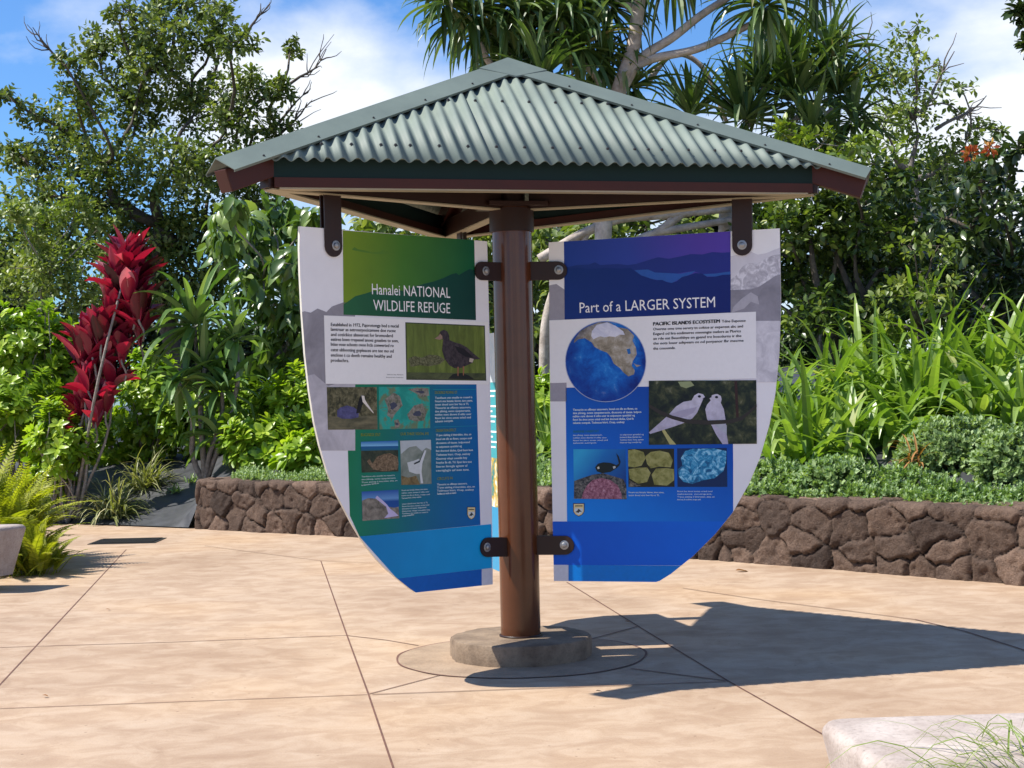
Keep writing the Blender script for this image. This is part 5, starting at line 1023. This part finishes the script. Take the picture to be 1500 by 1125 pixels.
for i, (px, Y, w) in enumerate(((800, 15.2, 'just right of the brown post'), (880, 14.6, 'behind the blue sign, left part'), (1000, 14.0, 'behind the blue sign, right part'))):
    clump('lily_clump', 'green strap leaved lily clump ' + w, 'lily', base_at(px, Y), 44, .9, .045, 'lily', 740 + i, 1.0, 1.6, 'strap leaved lilies on the right bank')
# grass tufts on the weed cloth
for i, (px, py, n, ln, w) in enumerate(((168, 752, 220, .55, 'nearest the paving edge'), (212, 700, 170, .55, 'behind the larger tuft, near the shrubs'))):
    Yb = 17.15 if i == 0 else 18.0; p = at(px, py, Yb); clump('grass_tuft', 'yellowish grass tuft on black weed cloth, ' + w, 'grass tuft', Vector((p.x, Yb, bz(p.x, Yb))), n, ln, .02, 'mondo', 760 + i, .8, 2.6, None, .06, 6, .2)
for i, (px, py, Yb, s, w) in enumerate(((258, 716, 17.6, .10, 'on the cloth beside the wall end'), (285, 706, 17.9, .08, 'touching the wall end'), (186, 765, 17.2, .10, 'at the paving edge'))):
    p = at(px, py, Yb); clump('seedling', 'small pale green seedling ' + w, 'seedling', Vector((p.x, Yb, bz(p.x, Yb))), 30, s * 1.6, .022, 'cover', 770 + i, .9, 1.0, None, .03, 4)
# ferns behind the left bench
def fern(label, base, n, ln, seed):
    rng = np.random.default_rng(seed); b = MB(); az = rng.uniform(0, 2 * np.pi, n); el = rng.uniform(.7, 1.5, n)
    pos, dr_, nh, sz, tn = [], [], [], [], []
    for k in range(n):
        L_ = ln * rng.uniform(.7, 1.15); d = np.array([math.cos(az[k]) * math.cos(el[k]), math.sin(az[k]) * math.cos(el[k]), math.sin(el[k])]); c = np.array([rng.normal(0, .08), rng.normal(0, .08), 0]); P = [c.copy()]; m = 34
        for j in range(m):
            t = j / m; c = c + d * L_ / m; d = d + np.array([0, 0, -(.2 + 1.6 * t) / m * 1.2]); d /= np.linalg.norm(d); P.append(c.copy())
            s = np.cross(d, [0, 0, 1]); s /= np.linalg.norm(s) + 1e-9; up_ = np.cross(s, d)
            if t > .1:
                for sg in (-1, 1): pos.append(c.copy()); dr_.append(s * sg + d * .45 + up_ * .12); nh.append(up_ + rng.normal(0, .15, 3)); sz.append(.06 * math.sin(math.pi * (t * .9 + .08)) ** .7 * L_ / .7 + .01); tn.append(rng.normal(.5, .15))
        b.tube(P[::4], np.linspace(.004, .0015, len(P[::4])), 4, .3, cap=False)
    inst(b, leaf_tmpl([.26, .3, .2, .03], .1, .15), np.array(pos), np.array(dr_), np.array(nh), np.array(sz), np.clip(np.array(tn), 0, 1))
    o = b.build('fern', LM['fern'], None, False); o.location = base; tag(o, label, 'fern', 'yellow green ferns behind the bench')
for i, (px, Yb, ln, n, w) in enumerate(((-22, 12.9, .95, 110, 'tallest, rising above the bench at the left edge'), (8, 12.7, .68, 100, 'middle, just right of the bench end'), (44, 12.3, .42, 90, 'lowest, spilling onto the paving by the bench'), (-30, 12.6, .9, 34, 'partly beyond the left edge behind the bench'), (2, 13.4, .78, 90, 'rearmost, in front of the light shrubs'))):
    p = at(px, 800, Yb); fern('yellow green fern ' + w, Vector((p.x, Yb, 0)), n, ln, 800 + i)
# grass at the near bench
rng = np.random.default_rng(9)
for i, (x, y, n, ln, w) in enumerate(((1.16, 3.67, 170, 1.02, 'left of the two at the near bench'), (1.31, 3.67, 260, 1.1, 'at the bottom right corner'), (1.24, 3.60, 220, 1.0, 'between the other two, nearest the viewer'))):
    clump('grass_clump', 'thin arching green grass before the near bench, ' + w, 'grass', Vector((x, y, 0)), n, ln, .0085, 'grass', 820 + i, 1.3, 3.0, 'grass in front of the near bench', .05, 12, .3, (.525, .545, .53)[i])

# ---- ground cover along the top of the wall
def cover(name, pts, hgt, lm, seed, size=.05, per=16):
    rng = np.random.default_rng(seed); b = MB(); n = len(pts); base = np.asarray(pts); rep = per
    a = nrmz(np.array([0, 0, 1.]) + rng.normal(0, .35, (n, 3))); aa = np.repeat(a, rep, 0); m = len(aa); f = np.tile(np.linspace(0, 1, rep), n)[:, None]; rnd = sph(m, rng); tg = nrmz(rnd - (rnd * aa).sum(1, keepdims=True) * aa)
    hh = np.repeat(hgt * rng.uniform(.6, 1.2, n), rep)[:, None]
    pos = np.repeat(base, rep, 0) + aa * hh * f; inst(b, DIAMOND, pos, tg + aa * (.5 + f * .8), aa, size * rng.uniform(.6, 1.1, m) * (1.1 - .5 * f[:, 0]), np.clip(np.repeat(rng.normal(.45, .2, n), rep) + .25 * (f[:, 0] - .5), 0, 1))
    return b.build(name, LM[lm], None, False)
def cover_pts(x0, x1, d0, d1, n, seed, lift=lambda x, d: 0 * x):
    rng = np.random.default_rng(seed); x = rng.uniform(x0, x1, n); d = rng.uniform(d0, d1, n); y = wall_y(x) + d
    return np.stack([x, y, bed_z(x, y) + lift(x, d)], 1)
xw = lambda px, Y=12.3: (px - 750) * Y / F_PX
def hump(x, d): return .10 * np.sin(x * 5 + 1) * np.sin(x * 2.3) + .03 + .05 * np.sin(d * 9 + x * 4) + .16 * fbm(np.stack([x * 4, d * 4, 0 * x], 1), 3, 8)
P = cover_pts(xw(1010, 13.2), 4.6, .20, 1.0, 3000, 1, hump); gap = (np.abs(P[:, 0] - xw(1292, 11.6)) < .09) & (P[:, 1] - wall_y(P[:, 0]) < .5)
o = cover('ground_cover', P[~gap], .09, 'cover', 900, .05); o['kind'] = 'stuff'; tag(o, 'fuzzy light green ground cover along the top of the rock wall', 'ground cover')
P = cover_pts(xw(700, 14.5), xw(1010, 13.2), .22, .9, 1200, 2, hump)
o = cover('ground_cover', P, .11, 'cover', 901, .05); o['kind'] = 'stuff'; tag(o, 'fuzzy green ground cover behind the kiosk post', 'ground cover')
P = cover_pts(xw(335, 16), xw(480, 15.5), .2, .55, 700, 3, lambda x, d: .02 + .03 * np.sin(x * 9))
o = cover('ground_cover', P, .10, 'greycover', 902, .045); o['kind'] = 'stuff'; tag(o, 'grey green fuzzy ground cover on the left end of the wall', 'ground cover')
def mound(label, px, py, rx, ry, Y, n, seed, lm='greycover'):
    rng = np.random.default_rng(seed); c = np.array(at(px, py, Y)); r = np.array([rx * Y / F_PX, rx * Y / F_PX * .7, ry * Y / F_PX]); d = sph(n, rng, .35); d[:, 2] = np.where(d[:, 2] < -.4, -d[:, 2], d[:, 2])
    lob = 1 + .13 * np.sin(d[:, :1] * 8 + seed) * np.sin(d[:, 2:] * 7) + .08 * np.sin(d[:, 1:2] * 13); p = c + d * r * lob * rng.uniform(.8, 1.02, (n, 1))
    b0 = np.array([c[0], c[1], bz(c[0], c[1])]); b = MB(); rep = 13; a = nrmz(d + rng.normal(0, .3, (n, 3)) + [0, 0, .3]); aa = np.repeat(a, rep, 0); m = len(aa); f = np.tile(np.linspace(0, 1, rep), n)[:, None]; rnd = sph(m, rng); tg = nrmz(rnd - (rnd * aa).sum(1, keepdims=True) * aa)
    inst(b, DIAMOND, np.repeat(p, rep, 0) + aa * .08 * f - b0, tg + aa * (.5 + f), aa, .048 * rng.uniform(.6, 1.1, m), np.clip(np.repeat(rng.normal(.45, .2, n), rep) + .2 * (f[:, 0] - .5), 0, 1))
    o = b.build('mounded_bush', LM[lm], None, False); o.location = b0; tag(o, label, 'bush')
mound('mounded grey green fuzzy bush above the right part of the wall', 1405, 678, 78, 50, 12.1, 1500, 1); mound('mounded fuzzy bush cut by the right edge above the wall', 1492, 690, 52, 45, 11.5, 900, 2); mound('small fuzzy bush left of the black cloth patch', 1230, 712, 46, 26, 12.0, 500, 3, 'cover')
# dry orange frond, orange flowers
rng = np.random.default_rng(33); c = at(1340, 672, 11.9); b = MB(); n = 26; strap(b, np.tile(np.zeros(3), (n, 1)) + rng.normal(0, .04, (n, 3)), sph(n, rng, .4), np.full(n, .2), np.full(n, .016), np.full(n, 1.5), rng.random(n), 5, rng=rng)
o = b.build('dry_frond', LM['dry'], None, False); o.location = c; tag(o, 'dry orange brown frond lying on the fuzzy ground cover', 'frond')
for i, (px, py, w) in enumerate(((1422, 226, 'left of the pair'), (1450, 216, 'right of the pair'))):
    c = at(px, py, 14.4); b = MB(); n = 40; d = sph(n, rng, .5); inst(b, OBOV, d * .03, d, sph(n, rng), rng.uniform(.035, .07, n), rng.random(n)); o = b.build('flower_head', LM['flower'], None, True); o.location = c; tag(o, 'orange red flower head at the top of the glossy tree, ' + w, 'flower')
# litter on the paving
for i, (px, py, s, w) in enumerate(((1078, 838, .10, 'on paving near the wall foot right of the blue sign'), (915, 913, .03, 'on paving inside the roof shadow'), (873, 1016, .03, 'on paving by the pointed tip of the roof shadow'), (62, 1022, .03, 'on paving by the long joint at left'), (155, 895, .03, 'on the left paving slabs beyond the joints'))):
    c = gp(px, py); b = MB(); inst(b, SMALL, np.array([[0, 0, .012]]), np.array([[1, .25 * (-1) ** i, .02]]), np.array([[0, 0, 1.]]), np.array([s]), np.array([.2])); o = b.build('fallen_leaf', LM['dry'], None, False); o.location = (c.x, c.y, .0); tag(o, 'small dry leaf ' + w, 'leaf')
